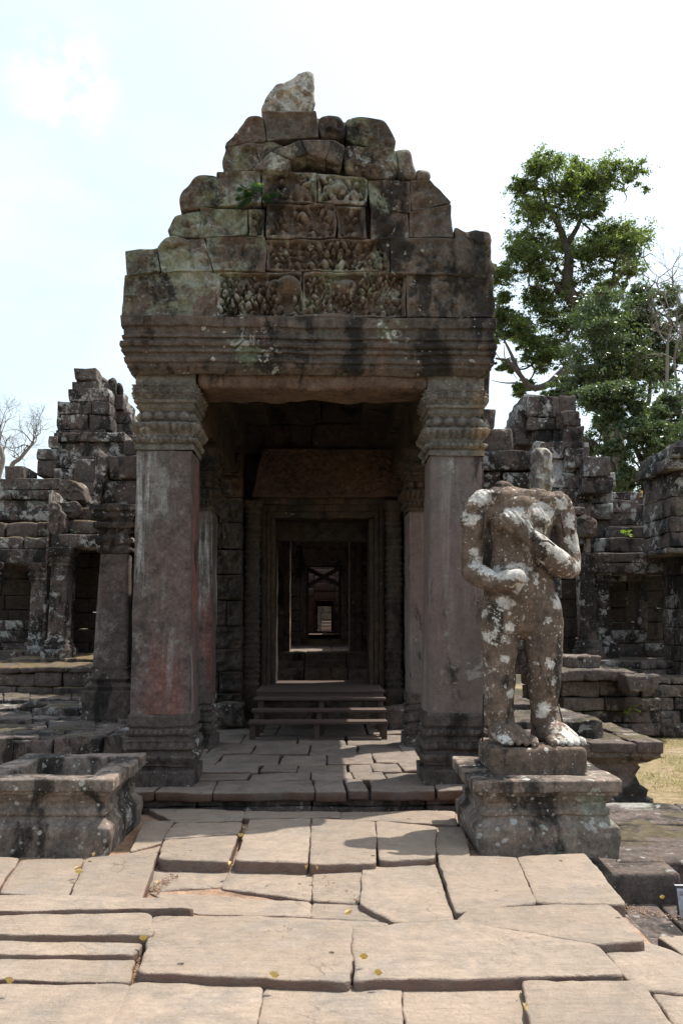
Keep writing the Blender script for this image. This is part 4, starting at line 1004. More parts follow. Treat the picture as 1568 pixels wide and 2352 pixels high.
# terraces at the left
tl = tag(empty('stone_terrace', (-5, 16, GZ)), 'two-step terrace of blackened blocks with yellow moss at the left edge', 'terrace', 'stone terraces flanking the porch')
m = MB()
masonry(m, [(-500, 1862), (565, 1862), (565, 2140), (-500, 2140)], 16, 3.4, Z2, ch=.26, bw=.8, jit=.04, amp=.025, r=.035, seed=46, proj=mould(2, .12))
masonry(m, [(40, 1812), (640, 1812), (640, 1870), (40, 1870)], 18.0, 3, Z2, ch=.22, bw=1.4, jit=.03, amp=.025, r=.04, seed=47)
masonry(m, [(-500, 1770), (300, 1770), (300, 1880), (-500, 1880)], 18.8, 3.6, Z2, ch=.3, bw=.9, jit=.03, amp=.02, seed=48)
m.build('wall', M['roof'], tl)
m = MB()
Rt = random.Random(12)
def slabfield(m, ytops, z, xr, zf, seed, th=.3, w=(150, 330)):
    R = random.Random(seed); k = 0
    for (ya, yb, dz) in ytops:
        x = xr[0]
        while x < xr[1]:
            ww = R.uniform(*w); q = [zf(x + 2, ya + R.uniform(-4, 4)), zf(x + ww - 4, ya + R.uniform(-4, 4)), zf(x + ww - 4 + R.uniform(-20, 20), yb - 4), zf(x + 2 + R.uniform(-20, 10), yb - 4)]
            slab(m, q, z + dz + R.uniform(-.03, .03), th, seed + k, r=.02, amp=.018, res=.09); x += ww; k += 1
slabfield(m, [(1995, 2060, .16), (2062, 2110, .12), (2112, 2175, .05), (2178, 2238, .0), (2240, 2285, .0)], .12, (-300, 720), Z2, 900, .7)
m.build('slab', M['terrace'], tl)
m = MB()
pz_ = gr(*Z2(200, 2290), .12)
for k, x0 in enumerate(np.arange(-6.0, -1.85, .62)):
    sbox(m, x0, x0 + .6, pz_[1] + .25 + .05 * math.sin(k * 2.1), pz_[1] + 1.4, -.55, -.18, r=.02, res=.1, amp=.02, seed=950 + k)
    sbox(m, x0 + .1, x0 + .69, pz_[1] + .0 + .04 * math.sin(k * 3.1), pz_[1] + 1.4, -.17, .12 + .03 * math.sin(k * 1.7), r=.025, res=.08, amp=.02, seed=960 + k)
m.build('edge', M['terrace'], tl)
m = MB(); stone_poly(m, [(95, 2110), (110, 2085), (160, 2072), (230, 2080), (262, 2105), (200, 2118)], 11.2, .4, Z2, r=.1, step=.05, amp=.03, seed=970)
tag(m.build('fallen_stone', M['terrace']), 'rounded dark stone lying on the left terrace', 'stone')

# ------------------------------------------------------------------ right galleries (traced in the right detail view)
r1 = tag(empty('ruined_wing', (xat(1150, 14), 14, 0)), 'broken wing wall with carved gable remains directly right of the great porch', 'ruin')
m = MB()
masonry(m, [(300, 206), (345, 202), (415, 228), (412, 262), (435, 300), (330, 315), (300, 300)], 14.0, 1.4, Z4, ch=.36, bw=.7, jit=.05, amp=.04, r=.05, seed=60)
masonry(m, [(250, 310), (440, 310), (510, 350), (530, 400), (600, 418), (600, 450), (250, 450)], 14.1, 1.5, Z4, ch=.4, bw=.6, jit=.08, amp=.04, r=.05, seed=61, relief=vines(9, .03, 3), res=.06)
masonry(m, [(250, 450), (640, 450), (650, 520), (650, 700), (250, 700)], 14.2, 1.5, Z4, ch=.34, bw=.8, jit=.08, amp=.03, seed=62, proj=mould(4, .1))
masonry(m, [(250, 700), (800, 700), (800, 1760), (250, 1760)], 14.6, 1.5, Z4, ch=.42, bw=.8, jit=.04, amp=.02, seed=63)
m.build('wall', M['gallery'], r1)
m = MB(); stone_poly(m, [(652, 425), (700, 415), (740, 430), (745, 520), (762, 580), (750, 680), (670, 690), (655, 600), (665, 500)], 13.0, .5, Z4, r=.05, step=.04, amp=.045, f=7, seed=64, relief=vines(5, .08, 2)); m.build('broken_stub', M['finial'], r1)

m = MB(); masonry(m, [(780, 900), (910, 900), (910, 1760), (780, 1760)], 19.0, .6, Z4, ch=.42, bw=.8, seed=59); m.build('back_wall', M['inner'], r1)  # backing added in dark stone to fill the shadowy gap
r2 = tag(empty('ruined_tower', (xat(1270, 20), 20, GZ)), 'leaning stepped stone tower right of the porch, below the tall tree', 'tower', 'ruined towers of the temple wings')
m = MB()
masonry(m, [(600, 165), (640, 140), (730, 135), (820, 125), (840, 150), (880, 180), (910, 215), (915, 300), (935, 350), (930, 400), (640, 410), (600, 260)], 20.0, 1.5, Z4, ch=.36, bw=.6, jit=.10, amp=.035, seed=65, r=.03)
masonry(m, [(820, 240), (880, 205), (915, 225), (920, 330), (935, 360), (935, 450), (950, 480), (830, 540), (815, 400)], 19.6, .8, Z4, ch=.5, bw=.9, jit=.08, amp=.04, seed=66, r=.06, relief=vines(6, .03, 9), res=.08)
masonry(m, [(640, 400), (945, 400), (965, 490), (1100, 590), (1110, 690), (1095, 870), (1110, 1000), (640, 1000)], 19.8, 1.8, Z4, ch=.34, bw=.6, jit=.08, amp=.03, seed=67, proj=mould(7, .14))
masonry(m, [(930, 480), (1070, 520), (1115, 590), (1105, 690), (930, 690)], 19.3, 1.2, Z4, ch=.34, bw=.5, jit=.1, amp=.035, seed=68)
m.build('wall', M['gallery'], r2)
m = MB()
for k in range(5):
    z = zat(Z4(0, 400 - k * 48)[1], 20.2); x = xat(Z4(534 + k * 18, 0)[0], 20.2)
    for j in range(3): sbox(m, x + j * .02, x + .5, 20.2 + j * .62, 20.8 + j * .62, z, z + .44, r=.03, res=.12, amp=.03, seed=70 + k * 3 + j)
m.build('flank', M['gallery'], r2)

r3 = tag(empty('ruined_gallery', (xat(1480, 20), 20, GZ)), 'open pillared stone gallery behind the statue with a long beam over a shaded recess', 'building')
m = MB()
masonry(m, [(1090, 690), (1240, 705), (1460, 720), (1800, 700), (1800, 955), (1085, 955)], 21.0, 1.0, Z4, ch=.30, bw=1.9, jit=.03, amp=.02, seed=75, proj=mould(6, .12))
masonry(m, [(1080, 890), (1360, 890), (1362, 1042), (1000, 1042), (1000, 960), (1080, 950)], 19.2, 1.6, Z4, ch=.34, bw=1.1, jit=.06, amp=.025, seed=76)
m.build('wall', M['gallery'], r3); m = MB(); masonry(m, [(1060, 1170), (1800, 1170), (1800, 1660), (1060, 1660)], 20.6, .5, Z4, ch=.4, bw=.8, seed=77); m.build('wall', M['inner'], r3); m = MB()  # the recess wall's shade is put into its darker stone colour
masonry(m, [(1085, 1502), (1300, 1502), (1300, 1660), (1085, 1660)], 19.2, .5, Z4, ch=.3, bw=1.0, seed=78)
masonry(m, [(1300, 1580), (1800, 1580), (1800, 1660), (1300, 1660)], 19.0, .8, Z4, ch=.4, bw=1.0, seed=79)
masonry(m, [(1255, 1215), (1310, 1215), (1310, 1500), (1255, 1500)], 19.8, .3, Z4, ch=1.4, bw=.8, jit=.01, amp=.01, seed=80)
masonry(m, [(1085, 1170), (1300, 1170), (1300, 1212), (1085, 1212)], 19.6, .4, Z4, ch=.3, bw=1.6, jit=.01, amp=.01, seed=81)
sbox(m, xat(Z4(1000, 0)[0], 18.6), xat(Z4(1800, 0)[0], 18.6), 18.7, 21, zat(Z4(0, 1100)[1], 18.5), zat(Z4(0, 1060)[1], 18.5), res=.4, seed=82)
m.build('wall', M['gallery'], r3)
m = MB(); masonry(m, [(990, 1046), (1495, 1046), (1492, 1168), (1000, 1168)], 18.0, .9, Z4, ch=.24, bw=2.4, jit=.015, amp=.02, seed=83, proj=mould(3, .10)); m.build('beam', M['gallery'], r3)
simple_pillar(r3, 905, 995, 1046, 1650, 17.6, M['gallery'], 84, zf=Z4); simple_pillar(r3, 1003, 1085, 1130, 1655, 18.1, M['gallery'], 85, zf=Z4); simple_pillar(r3, 1462, 1560, 1168, 1720, 18.0, M['gallery'], 86, zf=Z4)
m = MB(); stone_poly(m, [(880, 850), (905, 825), (960, 820), (1010, 855), (1018, 905), (1012, 960), (890, 955), (885, 900)], 17.4, .5, Z4, r=.08, step=.05, amp=.04, seed=87, relief=vines(7, .05, 4))
rects(m, 858, 778, 948, 830, 17.6, .8, Z4, r=.05, res=.1, amp=.03, seed=88); m.build('antefix', M['gallery'], r3)
m = MB(); rects(m, 945, 962, 973, 1048, 17.55, .2, Z4, r=.03, res=.1, amp=.006, seed=89); m.build('post', M['pedestal'], r3)

r4 = tag(empty('corner_wall', (xat(1560, 16), 16, GZ)), 'dark moulded block wall cut off by the right edge below the trees', 'wall')
m = MB()
masonry(m, [(1400, 490), (1440, 440), (1500, 400), (1800, 330), (1800, 560), (1400, 560)], 16.2, 1.5, Z4, ch=.24, bw=.7, jit=.05, amp=.025, seed=90, proj=lambda t: .05 + .25 * t)
masonry(m, [(1425, 560), (1800, 560), (1800, 1010), (1450, 1010), (1440, 700), (1370, 690), (1380, 650), (1440, 640)], 16.4, 1.5, Z4, ch=.34, bw=.7, jit=.05, amp=.025, seed=91)
masonry(m, [(1420, 1015), (1800, 1015), (1800, 1046), (1420, 1046)], 16.0, 1.5, Z4, ch=.34, bw=1.2, jit=.03, amp=.015, seed=92)
masonry(m, [(1516, 1046), (1800, 1046), (1800, 1800), (1516, 1800)], 16.8, 1.0, Z4, ch=.34, bw=.7, jit=.04, amp=.02, seed=93)
m.build('wall', M['gallery'], r4)

tr_ = tag(empty('stone_terrace', (5, 15, GZ)), 'long moulded terrace wall of blackened blocks behind the statue, above the dry grass', 'terrace', 'stone terraces flanking the porch')
m = MB()
masonry(m, [(800, 1736), (1235, 1740), (1235, 1800), (800, 1800)], 14.6, 3.5, Z4, ch=.3, bw=1.2, jit=.04, amp=.03, r=.04, seed=94)
masonry(m, [(800, 1652), (1040, 1656), (1040, 1734), (800, 1734)], 15.4, 1.2, Z4, ch=.8, bw=2.4, jit=.04, amp=.03, r=.05, seed=95)
masonry(m, [(1180, 1765), (1375, 1770), (1370, 1860), (1180, 1860)], 14.2, 3.5, Z4, ch=.3, bw=.9, jit=.05, amp=.03, r=.04, seed=96, proj=lambda t: .12 * t)
masonry(m, [(1300, 1790), (1800, 1800), (1800, 2120), (1300, 2120)], 15.6, 3.0, Z4, ch=.24, bw=.7, jit=.05, amp=.03, r=.03, seed=97, proj=mould(4, .08))
masonry(m, [(800, 1800), (1370, 1800), (1370, 2120), (800, 2120)], 14.8, 3.0, Z4, ch=.24, bw=.6, jit=.05, amp=.03, r=.03, seed=98, proj=mould(4, .08))
masonry(m, [(1040, 1680), (1800, 1690), (1800, 1800), (1040, 1800)], 17.2, 4, Z4, ch=.26, bw=1.1, jit=.05, amp=.03, r=.04, seed=99)
m.build('wall', M['terrace'], tr_)

# stepped terrace block beside the statue pedestal
tb = tag(empty('stone_terrace', (3, 9, GZ)), 'projecting moulded terrace corner at the right beside the statue, slabs stepping down to the grass', 'terrace', 'stone terraces flanking the porch')
m = MB(); TZ = .26
c1, c2 = gr(*Z4(1400, 2170), TZ), gr(*Z4(960, 2070), TZ)
prf = [(-.6, .05), (-.36, .05), (-.34, 0), (-.26, .02), (-.22, -.05), (-.12, -.08), (-.04, -.04), (.0, -.06), (.03, .0), (.08, .06), (.12, .13), (.14, .12), (TZ - .01, .14)]
cx0, cx1, cyf = 2.25, c1[0] - .14, c1[1] + .15
loft(m, (cx0 + cx1) / 2, cyf + 1.2, prf, (cx1 - cx0) / 2, 1.2, res=.07, zres=.03, rc=.03, amp=.022, f=4, seed=101); m.build('block', M['terrace'], tb)
m = MB(); R = random.Random(5)
def tslab(x0, x1, y0, y1, z0, z1, s): sbox(m, x0, x1, y0, y1, z0, z1, r=.018, res=.09, amp=.018, f=4, seed=s)
x = 2.0
for k, w in enumerate((.55, .42, .52, .5)):
    if x + w > cx1 + .16: w = cx1 + .16 - x
    for j in range(3): tslab(x, x + w - .012, cyf - .14 + j * .85 + (.1 if k == 1 else 0), cyf - .14 + j * .85 + .84, .15, TZ + R.uniform(.0, .03), 110 + k * 3 + j)
    x += w
for k, (x0, x1, y0, y1, zt2) in enumerate(((1.9, 3.0, 10.9, 12.2, .34), (2.9, 3.5, 11.2, 12.6, .36), (1.9, 2.5, 11.8, 13.2, .46), (2.4, 3.15, 12.0, 13.4, .44), (1.9, 2.6, 13.2, 14.4, .62), (3.2, 3.9, 12.4, 13.6, .22), (2.5, 3.3, 9.9, 10.9, .45), (1.9, 2.7, 9.3, 10.4, .52), (1.9, 2.3, 8.4, 9.3, .42))): tslab(x0, x1, y0, y1, -.4, zt2, 130 + k)
m.build('slab', M['terrace'], tb)
# low broad ledge right of the pedestal
le = MB(); LZ = -.15
for k, q in enumerate([[(1385, 1842), (1540, 1842), (1620, 1892), (1395, 1892)], [(1395, 1894), (1625, 1894), (1700, 1930), (1400, 1930)], [(1400, 1932), (1710, 1932), (1800, 1988), (1414, 1976)], [(1544, 1846), (1640, 1850), (1900, 1900), (1630, 1892)]]):
    slab(le, q, LZ, .4, 150 + k, r=.03, amp=.012, res=.08)
sbox(le, 1.86, 2.55, 6.12, 8.4, -.6, -.165, r=.03, res=.1, amp=.015, seed=160)
tag(le.build('ledge', M['terrace']), kind='structure')

# little weathered sculpture fragment on the grass
m = MB(); P0 = gr(1532, 1690, GZ + .03); Yc = P0[1]
limb(m, [P0 + (-.22, 0, .1), P0 + (.22, 0, .1)], [.15, .15]); limb(m, [P0 + (-.14, 0, .12), P0 + (-.12, 0, .30)], [.10, .06]); limb(m, [P0 + (.1, 0, .15), P0 + (.15, 0, .3)], [.10, .07]); limb(m, [P0 + (-.1, .0, .2), P0 + (.12, 0, .24)], [.08, .07])
m.v = [rough(np.concatenate(m.v), .03, 6, 3)]
tag(m.build('sculpture_fragment', M['terrace']), 'small worn crouching sculpture fragment on the dry grass by the terrace', 'sculpture')
#@@PEDESTALS
# ------------------------------------------------------------------ pedestals
def pedestal(name, xf0, xf1, yf, yb, zt3, seed, label, hollow, group=None):
    cx, cy = (xf0 + xf1) / 2, (yf + yb) / 2; hx, hy = (xf1 - xf0) / 2, (yb - yf) / 2
    e = tag(empty(name, (cx, cy, 0)), label, 'pedestal', group)
    s = zt3 / .49
    prof = [(-.06, -.015), (.02 * s, -.01), (.09 * s, .0), (.15 * s, -.005), (.19 * s, -.05), (.22 * s, -.072), (.225 * s, -.055), (.27 * s, -.055), (.275 * s, -.072), (.31 * s, -.072), (.33 * s, -.055), (.36 * s, -.04), (.37 * s, -.045), (.375 * s, -.01), (.40 * s, -.005), (.405 * s, .015), (.48 * s, .02), (.49 * s, .01),
            (.492 * s, -.16), (.485 * s, -.175), (.30 * s, -.18)]
    m = MB(); loft(m, cx, cy, prof, hx, hy, res=.03, zres=.010, rc=.016, amp=.010, f=5, seed=seed, cap=True); m.build('block', M['pedestal'], e)
    return e, cx, cy, hx, hy
pR, pcx, pcy, phx, phy = pedestal('statue_pedestal', 1.09, 2.12, 6.07, 7.08, .485, 200, 'moulded lichen-spotted stone pedestal carrying the headless statue', True, 'square stone pedestals before the porch')
pL, *_ = pedestal('empty_pedestal', -2.47, -1.50, 6.12, 7.22, .50, 201, 'empty moulded stone pedestal with a square socket, left of the paved walk', True, 'square stone pedestals before the porch')
m = MB(); stone_poly(m, [(1392, 1925), (1400, 1900), (1412, 1915), (1424, 1940), (1420, 1955), (1395, 1950)], 6.08, .2, r=.03, step=.02, amp=.01, seed=203); m.build('broken_corner', M['finial'], pR)

# ------------------------------------------------------------------ statue: body grown as one surface
sta = tag(empty('headless_statue', (1.62, 6.65, .66)), 'headless lichen-covered stone guardian standing on the right pedestal, one hand laid on its chest', 'statue')
YB = 6.66
def sb(x, y, dy=0.0): return at(*ZB(x, y), YB) + (0, dy, 0) if abs(dy) < 1e-9 else at(*ZB(x, y), YB + dy)
K = .00107
bm_ = MB()
def L(pts, rads, **k): limb(bm_, [sb(*p) for p in pts], np.array(rads, float) * K, **k)
# trunk (side radius, depth radius)
L([(620, 335), (622, 365), (622, 420), (618, 500), (618, 620), (620, 740), (622, 860), (618, 980), (622, 1090), (628, 1170)],
  [(250, 105), (268, 150), (255, 178), (235, 175), (222, 160), (222, 155), (240, 165), (265, 175), (286, 180), (270, 165)], seg=36)
L([(308, 318), (370, 290), (470, 278), (620, 282), (780, 290), (870, 308), (925, 335)], [(80, 90), (88, 98), (92, 108), (92, 114), (88, 108), (84, 98), (76, 88)], seg=24)
L([(400, 380), (620, 330), (850, 380)], [(80, 90), (100, 150), (80, 90)], seg=24)       # yoke of the shoulders
L([(530, 232, .03), (640, 236, .03), (760, 252, .03)], [(42, 66), (46, 76), (36, 60)])               # broken neck
L([(450, 205, .0), (492, 178, .01), (560, 200, .02), (650, 208, .02), (800, 240, .02)], [(15, 34), (18, 38), (17, 34), (15, 32), (12, 26)])
L([(505, 430, -.115), (515, 450, -.12)], [(105, 55), (100, 55)]); L([(745, 420, -.115), (735, 445, -.12)], [(115, 60), (105, 58)])    # chest
L([(640, 860, -.09), (655, 950, -.10), (650, 1040, -.09)], [(120, 75), (150, 80), (150, 70)])    # belly
# arm at the viewer's left: hangs, forearm forward with the hand broken off
L([(330, 300), (285, 380), (272, 520), (262, 640), (255, 760), (262, 830, -.02)], [(92, 100), (98, 100), (90, 92), (86, 88), (82, 84), (78, 84)], seg=26)
L([(258, 825, -.01), (330, 862, -.12), (420, 900, -.22), (480, 908, -.28)], [(88, 84), (84, 84), (66, 68), (58, 60)], seg=26)
L([(478, 905, -.28), (520, 890, -.32), (560, 875, -.34), (594, 862, -.36)], [(60, 58), (72, 66), (76, 66), (58, 58)], seg=12)
L([(585, 835, -.36), (606, 838, -.37)], [(22, 34), (14, 26)], seg=6)
# arm bands
for (x, y, dy, rr, tilt_) in ((270, 418, 0, 104, 0), (270, 446, 0, 106, 0), (270, 474, 0, 102, 0), (945, 418, 0, 88, 0), (950, 446, 0, 90, 0), (954, 474, 0, 88, 0)):
    L([(x, y - 8, dy), (x, y + 8, dy)], [(rr + 1, rr + 1), (rr + 1, rr + 1)], ends=False, seg=26, n=3)
# arm at the viewer's right: elbow out, forearm across the chest
L([(890, 300), (935, 370), (952, 480), (972, 600), (985, 720), (985, 800, -.03)], [(95, 100), (88, 94), (80, 86), (84, 88), (86, 88), (82, 86)], seg=26)
L([(990, 800, -.03), (935, 770, -.12), (850, 700, -.20), (760, 620, -.24), (680, 545, -.25)], [(82, 84), (98, 84), (92, 78), (78, 70), (60, 56)], seg=26)
L([(690, 550, -.25), (635, 500, -.24), (580, 455, -.22)], [(58, 50), (76, 44), (78, 40)], seg=20)     # back of the hand
fing = [((650, 470), (604, 415), (580, 378), 21), ((618, 480), (566, 418), (538, 384), 22), ((590, 500), (536, 436), (504, 398), 22), ((560, 522), (512, 468), (482, 432), 19)]
for a, b, c, r_ in fing: L([(a[0], a[1], -.275), (b[0], b[1], -.272), (c[0], c[1], -.245)], [(r_ * .85, r_), (r_ * .85, r_), (r_ * .7, r_ * .8)], seg=12)
L([(690, 500, -.27), (668, 450, -.265), (640, 408, -.25)], [(26, 26), (24, 24), (19, 19)], seg=12)    # thumb
# short wrapped cloth with its front panel and hem
L([(640, 830, -.14), (650, 900, -.155), (652, 1010, -.16), (650, 1120, -.15), (648, 1185, -.13)], [(60, 34), (105, 40), (112, 42), (105, 40), (95, 36)], seg=24)
L([(620, 1010, .0), (620, 1025, .0)], [(282, 188), (282, 188)], ends=False, seg=36, n=3)
# legs
L([(480, 1080), (468, 1200), (462, 1330), (460, 1440), (462, 1520), (462, 1640), (463, 1760), (466, 1870), (472, 1950, .02)], [(150, 160), (148, 160), (142, 150), (134, 140), (122, 132), (118, 136), (108, 122), (98, 104), (100, 104)], seg=30)
L([(770, 1080), (782, 1200), (790, 1330), (794, 1440), (798, 1520), (796, 1640), (795, 1760), (790, 1860), (796, 1950, .02)], [(152, 160), (152, 160), (146, 150), (138, 142), (130, 134), (122, 138), (110, 122), (98, 104), (100, 106)], seg=30)
L([(455, 1470, -.09), (458, 1520, -.10)], [(70, 45), (66, 42)]); L([(800, 1470, -.09), (802, 1520, -.10)], [(72, 45), (68, 42)])   # knees
L([(798, 1850, 0), (798, 1868, 0)], [(110, 114), (106, 110)], ends=False, n=3); L([(466, 1860, 0), (468, 1876, 0)], [(108, 112), (106, 110)], ends=False, n=3)   # ankle rings
# feet on the plinth top, toes towards the viewer
def foot(hx_, tx, seed, sgn):
    top = .66
    heel = np.array([sb(hx_, 1950)[0], YB + .06, top + .07]); toe = np.array([sb(tx, 2100)[0], 6.44, top + .045])
    mid = (heel + toe) / 2 + (0, 0, .035)
    limb(bm_, [heel, mid, toe + (0, .05, 0)], [(.095, .10), (.125, .085), (.135, .05)], seg=22)
    for j in range(5):
        u = (-.122 + j * .056) * sgn
        w = (.040, .030, .028, .026, .024)[j]; ln = (-.035, -.035, -.03, -.018, -.0)[j]
        if j == 0: u -= .008 * sgn
        c = toe + (u, 0, 0)
        limb(bm_, [c + (0, .06, .0), c + (0, .0, .0), c + (0, ln - .02, -.012)], [w, w, w * .85], seg=12)
foot(470, 540, 1, -1); foot(800, 925, 2, 1)
raw = bm_.build('raw', None)
bpy.context.view_layer.update()
md = raw.modifiers.new('r', 'REMESH'); md.mode = 'VOXEL'; md.voxel_size = .0062; md.use_smooth_shade = True
sm = raw.modifiers.new('s', 'SMOOTH'); sm.factor = .5; sm.iterations = 4
dg = bpy.context.evaluated_depsgraph_get(); ev = raw.evaluated_get(dg); me = bpy.data.meshes.new_from_object(ev, depsgraph=dg)
bpy.data.objects.remove(raw)
n = len(me.vertices); V = np.zeros(n * 3); me.vertices.foreach_get('co', V); V = V.reshape(-1, 3)
N = np.zeros(n * 3); me.vertices.foreach_get('normal', N); N = N.reshape(-1, 3)
d = vn(V, 4, 5) * .008 + vn(V, 13, 9) * .004 + vn(V, 34, 11) * .0018
# flaking, crusty lichen over the upper chest and broken neck
zc5 = V[:, 2]; crust = np.clip((zc5 - 2.36) / .12, 0, 1) * np.clip(vn(V, 3, 77) * 1.5 + .7, 0, 1)
d += crust * (np.round(vn(V, 15, 21) * 1.6) * .008 + vn(V, 30, 8) * .005)
nk = np.clip((zc5 - 2.64) / .05, 0, 1); d += nk * (np.abs(vn(V, 9, 14)) * .04 + vn(V, 22, 15) * .012 - .01)
V += N * d[:, None]
W_ = np.zeros(n)
for (x, y, r_) in [(320, 260, 95), (230, 430, 60), (270, 690, 45), (300, 770, 70), (410, 850, 60), (560, 870, 105), (760, 400, 110), (900, 330, 50), (960, 450, 60), (1020, 620, 75), (880, 720, 70), (820, 670, 75), (760, 610, 60), (1040, 790, 60), (700, 545, 60), (640, 490, 60), (560, 430, 75), (500, 410, 50), (340, 820, 70), (470, 1060, 60), (880, 1050, 65), (500, 1230, 45), (360, 1310, 40), (480, 1480, 35), (800, 1510, 40), (835, 1640, 30), (530, 1730, 35), (780, 1850, 60), (940, 2090, 120), (450, 2060, 60), (780, 1190, 30)]:
    q = sb(x, y); W_ = np.maximum(W_, 1 - np.hypot(V[:, 0] - q[0], V[:, 2] - q[2]) / (r_ * K * 1.5))
W_ = np.clip(W_, 0, 1) ** .6 * 1.05 * (N[:, 1] < .5)
me.vertices.foreach_set('co', V.ravel()); me.update(); pa = me.attributes.new('pale', 'FLOAT', 'POINT'); pa.data.foreach_set('value', W_); me.materials.clear(); me.materials.append(M['statue'])
me.polygons.foreach_set('use_smooth', np.ones(len(me.polygons), bool))
me.name = 'body'; bo = bpy.data.objects.new('body', me); COL.objects.link(bo); bo.parent = sta; bo.matrix_parent_inverse = Matrix.Translation(-Vector(sta.location))
m = MB(); sbox(m, 1.27, 1.99, 6.33, 6.97, .36, .668, r=.035, res=.03, amp=.012, f=7, seed=210); m.build('plinth', M['statue'], sta)
def pin(pts): 
    m = MB(); tube(m, [sb(*p) for p in pts], [.007] * len(pts), 8); m.build('iron_pin', M['iron'], sta)
pin([(335, 395, -.10), (345, 375, -.13), (340, 460, -.13), (325, 580, -.12)]); pin([(905, 410, -.11), (922, 380, -.14), (935, 470, -.15), (952, 562, -.12)]); pin([(780, 590, -.32), (830, 590, -.34), (875, 625, -.31)])
pin([(885, 1830, .08), (905, 1820, .02), (925, 1900, -.02), (950, 2030, -.05)]); pin([(355, 1700, .12), (345, 1760, .10), (340, 1900, .10), (335, 2100, .10)])

# ------------------------------------------------------------------ trees
def leaves(mb, C, size, seed, asp=.42):
    R = np.random.default_rng(seed); n = len(C)
    a = R.normal(size=(n, 3)); a /= np.linalg.norm(a, axis=1, keepdims=True); b = np.cross(a, R.normal(size=(n, 3))); b /= np.linalg.norm(b, axis=1, keepdims=True)
    s = size * R.uniform(.6, 1.35, (n, 1)); a = a * s; b = b * s * asp
    V = np.stack([C - a, C + b * .9 - a * .1, C + a, C - b * .9 - a * .1], 1).reshape(-1, 3)
    mb.add(V, np.arange(4 * n).reshape(-1, 4))
def crown(mb, blobs, Y, dens, size, seed, zf=ZT, depth=1.0, clump=1.22):
    R = np.random.default_rng(seed)
    for (x, y, r) in blobs:
        rr = r * .3784 * Y / F * .92; c = at(*zf(x, y), Y) + np.array([0, R.uniform(-1, 1) * depth * 1.5, 0])
        nc = int(dens * 5)
        q = c + R.normal(size=(nc, 3)) * rr * clump * .52 * np.array([1.05, depth, .85])
        q = q[vn(q, 1.1 / (rr + .3), 3 + seed) > -.22]
        for p in q:
            k = int(R.uniform(.3, 1.7) * dens * 4.2)
            sc = rr * .15 * R.uniform(.5, 2.0); ax = R.normal(size=3); ax[2] *= .4; ax /= np.linalg.norm(ax)
            d = R.normal(size=(k, 3)) * sc * np.array([1, 1, .6]) + ax * R.normal(size=(k, 1)) * sc * 1.3
            leaves(mb, p + d, size, int(R.integers(1e9)))
def boughs(mb, blobs, Y, seed, zf=ZT, r=.035):
    R = np.random.default_rng(seed); C = [at(*zf(x, y), Y) for x, y, _ in blobs]; done = [0]; rest = list(range(1, len(C)))
    while rest:
        d, i, j = min((np.linalg.norm(C[i] - C[j]), i, j) for i in done for j in rest); rest.remove(j); done.append(j)
        mid = (C[i] + C[j]) / 2 + R.normal(size=3) * d * .12; p, q = dense([C[i], mid, C[j]], [r * 1.3, r, r * .7], 4); tube(mb, p, q, 5)
        for _ in range(3):
            e = C[j] + R.normal(size=3) * d * .5; p, q = dense([C[j], (C[j] + e) / 2 + R.normal(size=3) * d * .1, e], [r * .7, r * .5, r * .25], 3); tube(mb, p, q, 4)
def limbpx(mb, pts, Y, r0, r1, zf=ZT, dy=0.0, seg=9):
    P = [at(*zf(*p[:2]), Y + (p[2] if len(p) > 2 else dy * k)) for k, p in enumerate(pts)]
    n = len(P); R_ = np.linspace(r0, r1, n)
    p, r = dense(P, R_, 5); tube(mb, rough(p, .03 * r0 * 3, .8, int(pts[0][0])), r, seg)
B1 = [(420, 200, 75), (350, 260, 80), (270, 350, 60), (640, 190, 80), (720, 250, 90), (830, 260, 90), (900, 330, 60), (600, 300, 80), (480, 330, 90), (700, 400, 80), (320, 480, 80), (430, 430, 80), (560, 480, 90), (650, 520, 60), (340, 610, 90), (260, 720, 90), (200, 780, 80), (160, 850, 50), (430, 640, 100), (560, 620, 70), (450, 780, 100), (330, 800, 70), (750, 600, 80), (860, 590, 100), (940, 560, 60), (900, 700, 90), (1020, 730, 70), (760, 720, 80), (640, 750, 70), (700, 850, 90), (850, 850, 50), (560, 880, 60), (450, 960, 80), (380, 900, 60), (900, 930, 60), (650, 980, 70), (780, 960, 50), (840, 760, 60), (660, 330, 70), (380, 360, 70),
      (250, 1090, 75), (160, 1080, 50), (350, 1130, 80), (480, 1080, 90), (600, 1130, 90), (230, 1200, 60), (330, 1250, 75), (450, 1250, 70), (560, 1250, 95), (340, 1380, 75), (420, 1350, 60), (260, 1560, 38), (300, 1520, 38), (560, 1380, 80), (140, 1000, 38), (165, 1180, 45), (190, 1400, 35)]
t1 = tag(empty('tall_tree', (at(*ZT(850, 2100), 42)[0], 42, GZ)), 'tall broad-leaved tree with a high open crown rising right of the gable', 'tree')
m = MB(); Y1 = 42
limbpx(m, [(870, 2300), (850, 2000), (830, 1700), (790, 1450), (720, 1200), (620, 1040), (560, 900), (560, 760), (550, 640), (500, 520), (430, 400), (410, 300)], Y1, .62, .05)
limbpx(m, [(640, 1060), (720, 990), (830, 900), (910, 810)], Y1, .22, .06, dy=-.2); limbpx(m, [(550, 950), (490, 900), (460, 830)], Y1, .14, .05); limbpx(m, [(560, 640), (620, 540), (650, 480), (760, 390)], Y1, .16, .04); limbpx(m, [(640, 480), (620, 380), (600, 280)], Y1, .10, .03)
